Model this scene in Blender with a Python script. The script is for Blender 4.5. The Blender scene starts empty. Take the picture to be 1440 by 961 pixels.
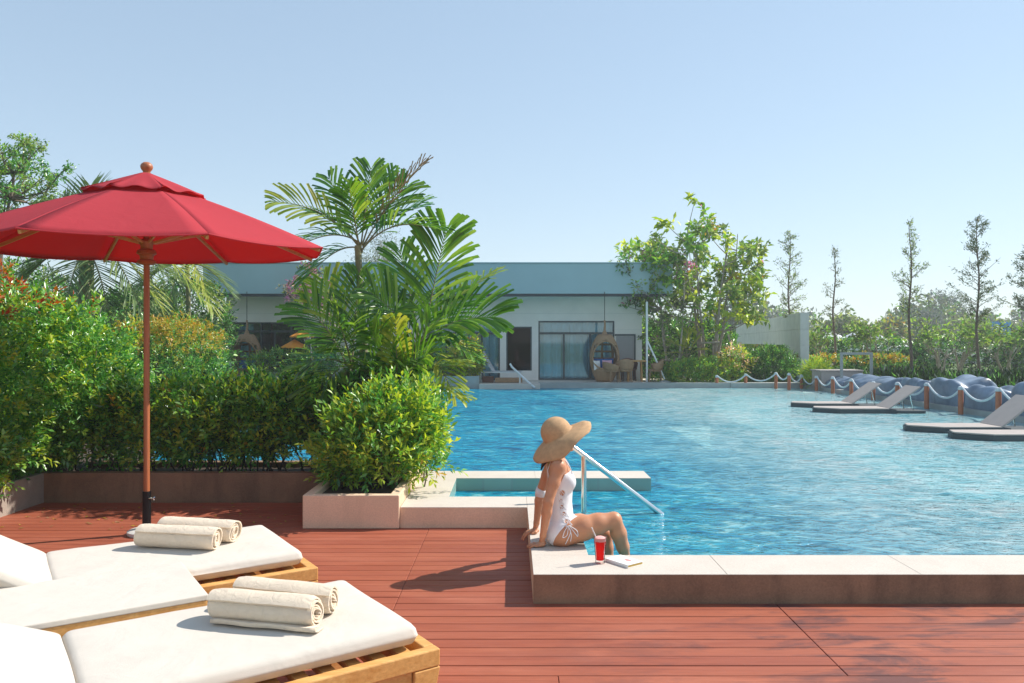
import bpy, math, random
import numpy as np
from mathutils import Vector, Matrix
R = math.radians
sc = bpy.context.scene
col = sc.collection

# ------------------------------------------------------------------ camera, sky, sun, exposure
cam_d = bpy.data.cameras.new('camera')
cam = bpy.data.objects.new('camera', cam_d)
col.objects.link(cam)
cam.location = (0, 0, 1.6)
cam.rotation_euler = (R(90), 0, 0)
cam_d.sensor_width = 36.0
cam_d.lens = 27.25
cam_d.clip_start = 0.05
cam_d.clip_end = 4000
sc.camera = cam

SUN_EL, SUN_AZ = 43.0, 68.5            # azimuth measured from +Y towards +X
world = bpy.data.worlds.new('World')
sc.world = world
world.use_nodes = True
wn = world.node_tree
wn.nodes.clear()
sky = wn.nodes.new('ShaderNodeTexSky')
sky.sky_type = 'NISHITA'
sky.sun_disc = False
sky.sun_elevation = R(SUN_EL)
sky.sun_rotation = R(SUN_AZ)
sky.air_density = 1.0
sky.dust_density = 0.0
sky.ozone_density = 1.2
bg = wn.nodes.new('ShaderNodeBackground')
bg.inputs['Strength'].default_value = 0.15
wo = wn.nodes.new('ShaderNodeOutputWorld')
gm = wn.nodes.new('ShaderNodeGamma')          # softer contrast between zenith and horizon
gm.inputs[1].default_value = 0.47
wn.links.new(sky.outputs[0], gm.inputs[0])
tn = wn.nodes.new('ShaderNodeVectorMath'); tn.operation = 'MULTIPLY'
tn.inputs[1].default_value = (1.21, 1.335, 1.42)
wn.links.new(gm.outputs[0], tn.inputs[0])
wn.links.new(tn.outputs[0], bg.inputs[0])
wn.links.new(bg.outputs[0], wo.inputs[0])

sun_d = bpy.data.lights.new('sun', 'SUN')
sun_d.energy = 3.2
sun_d.angle = R(0.55)
sun_d.color = (1.0, 0.94, 0.86)
sun = bpy.data.objects.new('sun', sun_d)
col.objects.link(sun)
sv = Vector((math.sin(R(SUN_AZ)) * math.cos(R(SUN_EL)), math.cos(R(SUN_AZ)) * math.cos(R(SUN_EL)), math.sin(R(SUN_EL))))
sun.rotation_euler = sv.to_track_quat('Z', 'Y').to_euler()
sun.location = sv * 40

sc.view_settings.view_transform = 'Standard'
sc.view_settings.look = 'None'
sc.view_settings.exposure = 0.95
sc.view_settings.gamma = 1.0
sc.cycles.use_denoising = True
sc.cycles.max_bounces = 8
sc.cycles.transparent_max_bounces = 16
sc.cycles.caustics_reflective = False
sc.cycles.caustics_refractive = False
sc.cycles.sample_clamp_indirect = 6.0

# ------------------------------------------------------------------ helpers
F = 1090.0
def at(px, py, Y):
    """point of the photograph (1440 px wide) at distance Y"""
    return Vector(((px - 720) * Y / F, Y, 1.6 - (py - 480) * Y / F))
def onz(px, py, z):
    Y = (1.6 - z) * F / (py - 480)
    return at(px, py, Y)

def tag(o, label=None, cat=None, group=None, kind=None):
    if label: o['label'] = label
    if cat: o['category'] = cat
    if group: o['group'] = group
    if kind: o['kind'] = kind
    return o
def empty(name, loc=(0, 0, 0), rz=0.0, label=None, cat=None, group=None):
    o = bpy.data.objects.new(name, None)
    col.objects.link(o)
    o.empty_display_size = 0.1
    o.location = loc
    o.rotation_euler = (0, 0, rz)
    o['_m'] = 1
    tag(o, label, cat, group)
    ROOTM[o.name] = Matrix.LocRotScale(Vector(loc), Matrix.Rotation(rz, 3, 'Z'), None)
    return o
ROOTM = {}
def kids(o):
    return [c for c in bpy.data.objects if c.parent == o]
def copy_tree(o, parent=None, label=None):
    c = o.copy()
    col.objects.link(c)
    if parent: c.parent = parent
    if label: c['label'] = label
    for ch in kids(o):
        copy_tree(ch, c)
    return c

class MB:
    def __init__(s):
        s.v = []; s.f = []; s.mi = []
    def add(s, vs, fs, m=0, M=None):
        k = len(s.v)
        for v in vs:
            v = Vector(v)
            if M is not None: v = M @ v
            s.v.append(v)
        for f in fs:
            s.f.append([i + k for i in f]); s.mi.append(m)
        return s
    def box(s, x0, x1, y0, y1, z0, z1, m=0, M=None):
        vs = [(x0, y0, z0), (x1, y0, z0), (x1, y1, z0), (x0, y1, z0), (x0, y0, z1), (x1, y0, z1), (x1, y1, z1), (x0, y1, z1)]
        return s.add(vs, [(0, 3, 2, 1), (4, 5, 6, 7), (0, 1, 5, 4), (1, 2, 6, 5), (2, 3, 7, 6), (3, 0, 4, 7)], m, M)
    def bar(s, a, b, w, h, m=0, up=(0, 0, 1)):
        a = Vector(a); b = Vector(b); d = (b - a)
        L = d.length; d.normalize()
        u = Vector(up)
        if abs(d.dot(u)) > .98: u = Vector((0, 1, 0))
        sd = d.cross(u).normalized(); u = sd.cross(d)
        M = Matrix((( d.x, sd.x, u.x, a.x), (d.y, sd.y, u.y, a.y), (d.z, sd.z, u.z, a.z), (0, 0, 0, 1)))
        return s.box(0, L, -w / 2, w / 2, -h / 2, h / 2, m, M)
    def tube(s, pts, rad, n=8, m=0, cap=True):
        pts = [Vector(p) for p in pts]
        if not hasattr(rad, '__len__'): rad = [rad] * len(pts)
        k = len(s.v); prev = None
        for i, p in enumerate(pts):
            d = (pts[min(i + 1, len(pts) - 1)] - pts[max(i - 1, 0)])
            if d.length < 1e-9: d = Vector((0, 0, 1))
            d.normalize()
            if prev is None:
                a = Vector((0, 0, 1)) if abs(d.z) < .9 else Vector((1, 0, 0))
                u = d.cross(a).normalized()
            else:
                u = (prev - d * prev.dot(d)).normalized()
            prev = u
            w = d.cross(u)
            for j in range(n):
                t = 2 * math.pi * j / n
                s.v.append(p + (u * math.cos(t) + w * math.sin(t)) * rad[i])
        for i in range(len(pts) - 1):
            for j in range(n):
                a = k + i * n + j; b = k + i * n + (j + 1) % n
                s.f.append([a, b, b + n, a + n]); s.mi.append(m)
        if cap:
            s.f.append([k + j for j in range(n)][::-1]); s.mi.append(m)
            e = k + (len(pts) - 1) * n
            s.f.append([e + j for j in range(n)]); s.mi.append(m)
        return s
    def lathe(s, prof, n=24, m=0, M=None, c=(0, 0, 0)):
        vs = []; fs = []
        for r, z in prof:
            for j in range(n):
                t = 2 * math.pi * j / n
                vs.append((c[0] + r * math.cos(t), c[1] + r * math.sin(t), c[2] + z))
        for i in range(len(prof) - 1):
            for j in range(n):
                a = i * n + j; b = i * n + (j + 1) % n
                fs.append((a, b, b + n, a + n))
        fs.append(tuple(range(n))[::-1]); e = (len(prof) - 1) * n
        fs.append(tuple(e + j for j in range(n)))
        return s.add(vs, fs, m, M)
    def prism(s, poly, z0, z1, m=0, M=None):
        n = len(poly)
        vs = [(x, y, z0) for x, y in poly] + [(x, y, z1) for x, y in poly]
        fs = [tuple(range(n))[::-1], tuple(range(n, 2 * n))] + [(i, (i + 1) % n, (i + 1) % n + n, i + n) for i in range(n)]
        return s.add(vs, fs, m, M)
    def build(s, name, mat, parent=None, smooth=False, bevel=0, world=True, seg=2, sub=0, ang=35, solid=0):
        me = bpy.data.meshes.new(name)
        vs = s.v
        if parent is not None and world:
            r = parent
            while r.parent: r = r.parent
            Mi = ROOTM[r.name].inverted() if r.name in ROOTM else Matrix.Identity(4)
            vs = [Mi @ v for v in vs]
        me.from_pydata([tuple(v) for v in vs], [], s.f)
        mats = mat if isinstance(mat, (list, tuple)) else [mat]
        for q in mats: me.materials.append(q)
        if len(mats) > 1: me.polygons.foreach_set('material_index', s.mi)
        if smooth:
            me.polygons.foreach_set('use_smooth', [True] * len(me.polygons))
            me.set_sharp_from_angle(angle=R(ang))
        me.update()
        o = bpy.data.objects.new(name, me)
        col.objects.link(o)
        if parent: o.parent = parent
        if solid:
            q = o.modifiers.new('solid', 'SOLIDIFY'); q.thickness = solid; q.offset = 0
        if bevel:
            q = o.modifiers.new('bevel', 'BEVEL'); q.width = bevel; q.segments = seg; q.limit_method = 'ANGLE'; q.angle_limit = R(40)
        if sub:
            q = o.modifiers.new('sub', 'SUBSURF'); q.levels = sub; q.render_levels = sub
        return o

# ------------------------------------------------------------------ materials
def mat_new(name):
    m = bpy.data.materials.new(name); m.use_nodes = True
    nt = m.node_tree
    return m, nt, nt.nodes['Principled BSDF'], nt.nodes['Material Output']
def coords(nt, scale=(1, 1, 1), kind='Object'):
    tc = nt.nodes.new('ShaderNodeTexCoord'); mp = nt.nodes.new('ShaderNodeMapping')
    mp.inputs['Scale'].default_value = scale
    nt.links.new(tc.outputs[kind], mp.inputs[0])
    return mp.outputs[0]
def noise(nt, vec, scale, detail=4, rough=.55, dist=0):
    n = nt.nodes.new('ShaderNodeTexNoise')
    n.inputs['Scale'].default_value = scale; n.inputs['Detail'].default_value = detail
    n.inputs['Roughness'].default_value = rough; n.inputs['Distortion'].default_value = dist
    nt.links.new(vec, n.inputs['Vector'])
    return n.outputs['Fac']
def ramp(nt, fac, stops):
    r = nt.nodes.new('ShaderNodeValToRGB')
    e = r.color_ramp.elements
    while len(e) < len(stops): e.new(.5)
    for k, (p, c) in enumerate(stops):
        e[k].position = p; e[k].color = (*c, 1) if len(c) == 3 else c
    nt.links.new(fac, r.inputs[0])
    return r.outputs[0]
def bump(nt, h, strength=.3, dist=.01, normal=None):
    b = nt.nodes.new('ShaderNodeBump')
    b.inputs['Strength'].default_value = strength; b.inputs['Distance'].default_value = dist
    nt.links.new(h, b.inputs['Height'])
    if normal: nt.links.new(normal, b.inputs['Normal'])
    return b.outputs[0]
def mixc(nt, fac, a, b, mode='MIX'):
    m = nt.nodes.new('ShaderNodeMix'); m.data_type = 'RGBA'; m.blend_type = mode
    for val, idx in ((fac, 0), (a, 6), (b, 7)):
        if hasattr(val, 'node'): nt.links.new(val, m.inputs[idx])
        elif idx == 0: m.inputs[0].default_value = val
        else: m.inputs[idx].default_value = (*val, 1)
    return m.outputs[2]
def simple(name, c, rough=.6, metal=0, var=.12, nscale=6, bmp=0, bscale=60, spec=.5, coat=0):
    m, nt, p, out = mat_new(name)
    v = coords(nt)
    n = noise(nt, v, nscale, 5, .6)
    a = tuple(x * (1 - var) for x in c); b = tuple(min(1, x * (1 + var)) for x in c)
    nt.links.new(ramp(nt, n, [(.3, a), (.7, b)]), p.inputs['Base Color'])
    p.inputs['Roughness'].default_value = rough; p.inputs['Metallic'].default_value = metal
    p.inputs['Specular IOR Level'].default_value = spec
    p.inputs['Coat Weight'].default_value = coat
    if bmp: nt.links.new(bump(nt, noise(nt, v, bscale, 3), bmp, .01), p.inputs['Normal'])
    return m
def leafmat(name, cols, trans=.35, rough=.4, spec=.4):
    m, nt, p, out = mat_new(name)
    g = nt.nodes.new('ShaderNodeNewGeometry')
    n = len(cols)
    c = ramp(nt, g.outputs['Random Per Island'], [(k / max(1, n - 1), cols[k]) for k in range(n)])
    nt.links.new(c, p.inputs['Base Color'])
    p.inputs['Roughness'].default_value = rough; p.inputs['Specular IOR Level'].default_value = spec
    tr = nt.nodes.new('ShaderNodeBsdfTranslucent')
    hs = nt.nodes.new('ShaderNodeHueSaturation')
    hs.inputs['Hue'].default_value = .494; hs.inputs['Saturation'].default_value = 1.1; hs.inputs['Value'].default_value = 1.5
    nt.links.new(c, hs.inputs['Color']); nt.links.new(hs.outputs[0], tr.inputs[0])
    mx = nt.nodes.new('ShaderNodeMixShader'); mx.inputs[0].default_value = trans
    nt.links.new(p.outputs[0], mx.inputs[1]); nt.links.new(tr.outputs[0], mx.inputs[2])
    nt.links.new(mx.outputs[0], out.inputs[0])
    return m

def plaster(name, c, stain, amount=.5, lowdark=None):
    m, nt, p, out = mat_new(name)
    v = coords(nt)
    fine = noise(nt, v, 90, 4, .7)
    med = noise(nt, v, 2.6, 6, .65, .4)
    v2 = coords(nt, (3.2, 3.2, .5))
    run = noise(nt, v2, 1.6, 5, .6)
    c1 = mixc(nt, ramp(nt, med, [(.35, (0, 0, 0)), (.72, (amount,) * 3)]), c, stain)
    c2 = mixc(nt, ramp(nt, run, [(.48, (0, 0, 0)), (.75, (amount,) * 3)]), c1, stain)
    c3 = mixc(nt, .35, c2, ramp(nt, fine, [(.3, tuple(x * .6 for x in c)), (.7, tuple(min(1, x * 1.25) for x in c))]))
    nt.links.new(c3, p.inputs['Base Color'])
    p.inputs['Roughness'].default_value = .85; p.inputs['Specular IOR Level'].default_value = .25
    nt.links.new(bump(nt, fine, .35, .004), p.inputs['Normal'])
    return m

def wood(name, c1, c2, axis=0, rough=.45, scale=1.0):
    m, nt, p, out = mat_new(name)
    s = [14 * scale] * 3; s[axis] = .9 * scale
    v = coords(nt, s)
    n = noise(nt, v, 1.6, 6, .6, 1.2)
    n2 = noise(nt, v, 9, 3, .6)
    c = ramp(nt, n, [(.3, c1), (.5, tuple((a + b) / 2 for a, b in zip(c1, c2))), (.7, c2)])
    nt.links.new(mixc(nt, .18, c, ramp(nt, n2, [(.35, tuple(x * .45 for x in c1)), (.65, c2)])), p.inputs['Base Color'])
    p.inputs['Roughness'].default_value = rough
    nt.links.new(bump(nt, n2, .15, .003), p.inputs['Normal'])
    return m

def deckmat():
    m, nt, p, out = mat_new('deck_boards')
    v = coords(nt)
    g = nt.nodes.new('ShaderNodeNewGeometry')
    base = ramp(nt, g.outputs['Random Per Island'], [(0, (.30, .076, .038)), (.5, (.36, .098, .048)), (1, (.41, .120, .060))])
    vg = coords(nt, (1.2, 26, 10))
    grain = noise(nt, vg, 2.2, 6, .65, .5)
    c = mixc(nt, .5, base, ramp(nt, grain, [(.3, (.21, .048, .025)), (.7, (.43, .125, .068))]))
    vw = coords(nt, (.55, 1.9, 1))
    worn = noise(nt, vw, 1.7, 5, .6, .3)
    c = mixc(nt, ramp(nt, noise(nt, coords(nt, (.25, 8.77, 1)), 1.0, 1, .5), [(.35, (0, 0, 0)), (.65, (.30, .30, .30))]), c, (.27, .07, .045))
    c = mixc(nt, ramp(nt, worn, [(.5, (0, 0, 0)), (.75, (.35, .35, .35))]), c, (.58, .21, .125))
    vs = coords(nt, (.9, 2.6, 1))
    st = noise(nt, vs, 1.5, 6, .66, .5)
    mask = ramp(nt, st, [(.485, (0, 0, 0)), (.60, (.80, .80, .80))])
    # darker patches gather towards the right side of the deck
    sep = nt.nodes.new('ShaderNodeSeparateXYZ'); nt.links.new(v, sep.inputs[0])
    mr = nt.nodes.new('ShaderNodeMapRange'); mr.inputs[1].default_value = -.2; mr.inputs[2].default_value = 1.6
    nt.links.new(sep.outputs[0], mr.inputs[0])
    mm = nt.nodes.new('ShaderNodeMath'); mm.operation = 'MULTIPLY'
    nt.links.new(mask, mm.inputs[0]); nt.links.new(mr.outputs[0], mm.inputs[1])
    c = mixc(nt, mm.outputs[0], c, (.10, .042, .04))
    nt.links.new(c, p.inputs['Base Color'])
    p.inputs['Roughness'].default_value = .62; p.inputs['Specular IOR Level'].default_value = .3
    nt.links.new(bump(nt, grain, .35, .004), p.inputs['Normal'])
    return m

M = {}
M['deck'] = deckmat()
M['coping'] = plaster('pale_stone', (.64, .575, .50), (.48, .40, .33), .35)
M['plaster'] = plaster('pink_plaster', (.82, .59, .41), (.60, .42, .28), .5)
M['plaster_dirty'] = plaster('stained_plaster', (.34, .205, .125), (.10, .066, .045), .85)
def fabric(name, c, fine, fstr, dent, dstr, rough=.92, var=.04):
    m = simple(name, c, rough, var=var, nscale=7, spec=.12)
    nt = m.node_tree; p = nt.nodes['Principled BSDF']; v = coords(nt)
    n1 = bump(nt, noise(nt, v, fine, 3, .7), fstr, .006)
    nt.links.new(bump(nt, noise(nt, v, dent, 3, .55, .8), dstr, .02, n1), p.inputs['Normal'])
    p.inputs['Sheen Weight'].default_value = .15
    return m
M['cushion'] = fabric('cream_canvas', (.65, .59, .51), 420, .35, 4.5, .35)
M['towel'] = fabric('beige_terry', (.94, .78, .60), 330, 1.0, 22, .5, .97, .07)
M['teak'] = wood('teak', (.52, .26, .085), (.74, .43, .17), 0)
M['teak_dark'] = wood('teak_dark', (.36, .11, .04), (.52, .18, .07), 2)
M['black'] = simple('black_metal', (.018, .02, .022), .35, .6, .1)
M['steel'] = simple('polished_steel', (.78, .78, .76), .14, 1.0, .03)
M['soil'] = simple('soil', (.06, .04, .028), .95, bmp=.8, bscale=30, var=.4)
M['bark'] = simple('bark', (.16, .12, .085), .9, var=.4, nscale=14, bmp=.8, bscale=40)
M['bark_pale'] = simple('bark_pale', (.34, .28, .22), .85, var=.35, nscale=10, bmp=.6, bscale=40)
M['bark_dark'] = simple('bark_dark', (.055, .04, .03), .9, var=.3, nscale=14)
M['palm_stem'] = simple('palm_stem', (.24, .21, .11), .7, var=.35, nscale=9, bmp=.4)
M['render_grey'] = simple('render_grey', (.86, .82, .75), .8, var=.05, nscale=1.5, spec=.2)
M['fascia'] = simple('fascia_teal', (.34, .48, .50), .5, var=.05, nscale=.8)
M['fascia_dark'] = simple('fascia_trim', (.035, .04, .045), .5)
M['frame'] = simple('window_frame', (.065, .085, .09), .4, .3)
M['curtain'] = simple('sheer_curtain', (.84, .90, .92), .9, var=.08, nscale=2)
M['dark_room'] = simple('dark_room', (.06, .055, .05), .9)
M['white'] = simple('white_paint', (.78, .78, .76), .5, var=.04)
M['grey_panel'] = simple('grey_panel', (.36, .35, .34), .7, var=.04)
M['wicker'] = simple('wicker', (.36, .22, .12), .75, var=.35, nscale=45, bmp=.9, bscale=120)
M['concrete'] = simple('pale_concrete', (.68, .67, .62), .85, var=.1, nscale=2, bmp=.2, bscale=40)
M['terrace'] = simple('terrace_stone', (.70, .64, .56), .8, var=.1, nscale=3)
M['kerb_teal'] = simple('kerb_grey', (.36, .38, .36), .7, var=.12, nscale=3)
M['post_wood'] = simple('post_wood', (.42, .14, .065), .6, var=.2)
M['rope'] = simple('rope', (.62, .68, .70), .8, var=.1, nscale=30, bmp=.6, bscale=90)
M['tarp'] = simple('tarpaulin', (.15, .205, .275), .36, var=.4, nscale=2.2, bmp=.6, bscale=7)
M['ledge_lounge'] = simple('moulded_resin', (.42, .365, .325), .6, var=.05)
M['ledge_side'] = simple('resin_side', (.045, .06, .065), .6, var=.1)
M['grass'] = simple('lawn', (.10, .16, .035), .9, var=.35, nscale=5, bmp=.5, bscale=30)
M['far_roof'] = simple('tent_white', (.72, .74, .76), .6, var=.05)
M['blue_cushion'] = simple('blue_cloth', (.03, .13, .38), .9)
M['pink_cushion'] = simple('pink_cloth', (.62, .36, .42), .9, var=.25, nscale=60)
M['white_cushion'] = simple('white_cloth', (.74, .70, .66), .9)
M['brown'] = simple('brown_cloth', (.13, .06, .04), .9)
M['orange'] = simple('orange_canvas', (.80, .30, .03), .8)
M['sling'] = simple('sling_fabric', (.55, .55, .55), .8, var=.05)
M['skin'] = simple('skin', (.58, .26, .135), .46, var=.11, nscale=9, spec=.45)
M['skin'].node_tree.nodes['Principled BSDF'].inputs['Subsurface Weight'].default_value = .12
M['skin'].node_tree.nodes['Principled BSDF'].inputs['Subsurface Radius'].default_value = (.012, .005, .003)
M['suit'] = simple('white_swimsuit', (.82, .81, .82), .7, var=.02, nscale=60, bmp=.15, bscale=500)
M['straw'] = simple('woven_straw', (.56, .34, .175), .85, var=.12, nscale=30, bmp=.5, bscale=190)
M['hair'] = simple('black_hair', (.014, .009, .007), .4, var=.3, nscale=40)
M['lip'] = simple('lip', (.45, .12, .1), .4)
M['page'] = simple('book_pages', (.62, .42, .13), .8, var=.1, nscale=200)
M['cover'] = simple('book_cover', (.80, .80, .78), .5, var=.02)
M['print_red'] = simple('cover_print', (.75, .25, .22), .5)

def canopy_mat(name, c, tr, fac):
    m, nt, p, out = mat_new(name)
    v = coords(nt); n = noise(nt, v, 1.6, 3)
    cc = ramp(nt, n, [(.3, tuple(x * .94 for x in c)), (.7, c)])
    nt.links.new(cc, p.inputs['Base Color']); p.inputs['Roughness'].default_value = .85; p.inputs['Specular IOR Level'].default_value = .2
    weave = noise(nt, v, 500, 2)
    wr = noise(nt, v, 5.5, 3, .5, 1.0)
    nt.links.new(bump(nt, wr, .35, .02, bump(nt, weave, .2, .002)), p.inputs['Normal'])
    t = nt.nodes.new('ShaderNodeBsdfTranslucent'); t.inputs[0].default_value = (*tr, 1)
    mx = nt.nodes.new('ShaderNodeMixShader'); mx.inputs[0].default_value = fac
    nt.links.new(p.outputs[0], mx.inputs[1]); nt.links.new(t.outputs[0], mx.inputs[2]); nt.links.new(mx.outputs[0], out.inputs[0])
    return m
M['canopy'] = canopy_mat('red_canvas', (.62, .075, .095), (.78, .03, .04), .42)

def glassmat(name, tint, refl, ior=1.5):
    m, nt, p, out = mat_new(name)
    nt.nodes.remove(p)
    t = nt.nodes.new('ShaderNodeBsdfTransparent'); t.inputs[0].default_value = (*tint, 1)
    g = nt.nodes.new('ShaderNodeBsdfGlossy'); g.inputs['Roughness'].default_value = .03
    lw = nt.nodes.new('ShaderNodeFresnel'); lw.inputs[0].default_value = ior
    ad = nt.nodes.new('ShaderNodeMath'); ad.operation = 'ADD'; ad.inputs[1].default_value = refl; ad.use_clamp = True
    nt.links.new(lw.outputs[0], ad.inputs[0])
    mx = nt.nodes.new('ShaderNodeMixShader')
    nt.links.new(ad.outputs[0], mx.inputs[0]); nt.links.new(t.outputs[0], mx.inputs[1]); nt.links.new(g.outputs[0], mx.inputs[2])
    nt.links.new(mx.outputs[0], out.inputs[0])
    return m
M['pane'] = glassmat('window_glass', (.74, .90, .95), .06)
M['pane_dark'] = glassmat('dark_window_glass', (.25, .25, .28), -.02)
M['tumbler'] = glassmat('tumbler_glass', (.98, .98, .98), -.01, 1.15)
M['juice'] = canopy_mat('red_juice', (.96, .07, .06), (1.0, .10, .07), .75)
M['foam'] = simple('pink_foam', (.85, .40, .36), .7, var=.1, nscale=80)

def watermat():
    m, nt, p, out = mat_new('pool_water')
    nt.nodes.remove(p)
    N = nt.nodes; Lk = nt.links
    tc = N.new('ShaderNodeTexCoord')
    def mp(s, rot=0):
        q = N.new('ShaderNodeMapping'); q.inputs['Scale'].default_value = s; q.inputs['Rotation'].default_value = (0, 0, rot)
        Lk.new(tc.outputs['Object'], q.inputs[0]); return q.outputs[0]
    def math_(op, a, b=None, c=None, clamp=False):
        q = N.new('ShaderNodeMath'); q.operation = op; q.use_clamp = clamp
        for k, v in enumerate((a, b, c)):
            if v is None: continue
            if hasattr(v, 'node'): Lk.new(v, q.inputs[k])
            else: q.inputs[k].default_value = v
        return q.outputs[0]
    a = noise(nt, mp((1.0, 1.7, 1), .15), 2.2, 3, .6, .9)
    b = noise(nt, mp((1.3, 2.2, 1), -.25), 5.5, 3, .6, .8)
    c = noise(nt, mp((.35, .5, 1), .4), 1.0, 2, .5, .4)
    h = math_('ADD', math_('MULTIPLY', b, .5), math_('MULTIPLY_ADD', c, .5, a))     # about .5 .. 1.5
    nrm = bump(nt, h, 1.0, .065)
    fr = N.new('ShaderNodeFresnel'); fr.inputs[0].default_value = 1.26; Lk.new(nrm, fr.inputs['Normal'])
    gl = N.new('ShaderNodeBsdfGlossy'); gl.inputs['Roughness'].default_value = .03; Lk.new(nrm, gl.inputs['Normal'])
    # paler towards the east side: shallow ledge plus sky glare painted into the colour
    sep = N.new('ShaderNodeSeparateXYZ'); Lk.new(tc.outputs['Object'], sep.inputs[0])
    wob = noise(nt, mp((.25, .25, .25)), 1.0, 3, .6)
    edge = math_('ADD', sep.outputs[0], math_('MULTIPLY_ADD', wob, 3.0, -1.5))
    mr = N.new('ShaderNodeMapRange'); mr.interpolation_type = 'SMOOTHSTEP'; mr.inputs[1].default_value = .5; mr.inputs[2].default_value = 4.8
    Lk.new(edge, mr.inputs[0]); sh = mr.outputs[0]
    # light and dark ripple streaks, as refraction gives them, painted into the water colour
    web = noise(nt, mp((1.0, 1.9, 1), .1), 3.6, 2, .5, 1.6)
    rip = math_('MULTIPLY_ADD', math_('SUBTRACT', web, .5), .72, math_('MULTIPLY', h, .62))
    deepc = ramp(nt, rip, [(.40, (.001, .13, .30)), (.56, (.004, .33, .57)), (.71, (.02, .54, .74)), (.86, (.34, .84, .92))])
    shal_glare = ramp(nt, rip, [(.38, (.10, .44, .54)), (.52, (.34, .70, .76)), (.70, (.60, .84, .86)), (.85, (.80, .92, .93))])
    body = mixc(nt, sh, deepc, shal_glare)
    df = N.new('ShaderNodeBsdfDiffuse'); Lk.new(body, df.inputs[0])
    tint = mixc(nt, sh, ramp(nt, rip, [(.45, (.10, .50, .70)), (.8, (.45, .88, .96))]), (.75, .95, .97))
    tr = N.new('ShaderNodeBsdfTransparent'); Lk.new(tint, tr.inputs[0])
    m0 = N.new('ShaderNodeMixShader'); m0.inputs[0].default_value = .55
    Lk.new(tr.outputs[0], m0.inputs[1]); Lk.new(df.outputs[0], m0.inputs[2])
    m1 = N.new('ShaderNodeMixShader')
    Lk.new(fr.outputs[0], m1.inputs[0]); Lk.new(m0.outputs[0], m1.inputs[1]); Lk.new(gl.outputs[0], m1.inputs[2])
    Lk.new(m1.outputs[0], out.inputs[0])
    return m
M['water'] = watermat()

def tilemat(name, c1, c2, grout, size=.1):
    m, nt, p, out = mat_new(name)
    v = coords(nt)
    b = nt.nodes.new('ShaderNodeTexBrick')
    b.offset = 0; b.inputs['Scale'].default_value = 1
    b.inputs['Brick Width'].default_value = size; b.inputs['Row Height'].default_value = size
    b.inputs['Mortar Size'].default_value = size * .04
    b.inputs['Color1'].default_value = (*c1, 1); b.inputs['Color2'].default_value = (*c2, 1); b.inputs['Mortar'].default_value = (*grout, 1)
    nt.links.new(v, b.inputs['Vector'])
    nt.links.new(b.outputs[0], p.inputs['Base Color'])
    p.inputs['Roughness'].default_value = .3
    return m
M['tile_blue'] = tilemat('blue_pool_tile', (.12, .46, .58), (.16, .54, .66), (.2, .5, .58))
M['tile_pale'] = tilemat('pale_pool_tile', (.48, .78, .80), (.55, .82, .83), (.5, .7, .72))
M['tile_green'] = tilemat('green_wall_tile', (.26, .40, .34), (.32, .46, .39), (.30, .40, .35), .3)

# leaf materials
M['lf_hedge'] = leafmat('hedge_leaves', [(.03, .13, .025), (.075, .26, .045), (.15, .40, .07), (.27, .54, .13)], .32, .30, .8)
M['lf_mid'] = leafmat('shoot_leaves', [(.07, .21, .03), (.16, .37, .05), (.29, .50, .07), (.42, .60, .11)], .36, .30, .8)
M['lf_young'] = leafmat('young_leaves', [(.24, .37, .04), (.42, .52, .06), (.56, .60, .10)], .45)
M['lf_red'] = leafmat('red_leaves', [(.45, .05, .02), (.50, .14, .03), (.42, .22, .04)], .4)
M['lf_orange'] = leafmat('orange_leaves', [(.30, .34, .04), (.50, .38, .06), (.58, .30, .06)], .35)
M['lf_dark'] = leafmat('dark_leaves', [(.02, .055, .015), (.04, .09, .022), (.07, .14, .035)])
M['lf_tree'] = leafmat('tree_leaves', [(.10, .20, .045), (.20, .32, .07), (.32, .44, .10), (.44, .48, .15)])
M['lf_far'] = leafmat('far_leaves', [(.09, .13, .06), (.13, .17, .08), (.17, .20, .09), (.20, .19, .09)])
M['lf_farblue'] = leafmat('far_grey_leaves', [(.12, .16, .15), (.17, .20, .18), (.2, .22, .19)])
M['lf_palm'] = leafmat('palm_leaflets', [(.04, .12, .018), (.10, .24, .03), (.20, .37, .045), (.36, .50, .08)], .34, .28, .6)
M['lf_palm_y'] = leafmat('palm_leaflets_yellow', [(.22, .30, .04), (.36, .42, .06), (.46, .44, .08)], .4, .35)
M['lf_palm_b'] = leafmat('palm_leaflets_dry', [(.30, .17, .08), (.38, .22, .11), (.30, .22, .08)], .3, .5)
M['lf_date'] = leafmat('feather_leaflets', [(.09, .16, .06), (.15, .23, .08), (.28, .33, .10)], .3)
M['lf_pink'] = leafmat('pink_flowers', [(.55, .18, .32), (.66, .28, .40)], .4)
M['lf_bloom'] = leafmat('pale_blooms', [(.70, .62, .45), (.75, .45, .25)], .4)
M['lf_needle'] = leafmat('needle_tufts', [(.10, .14, .07), (.16, .20, .09), (.24, .25, .13)], .25)

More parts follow.
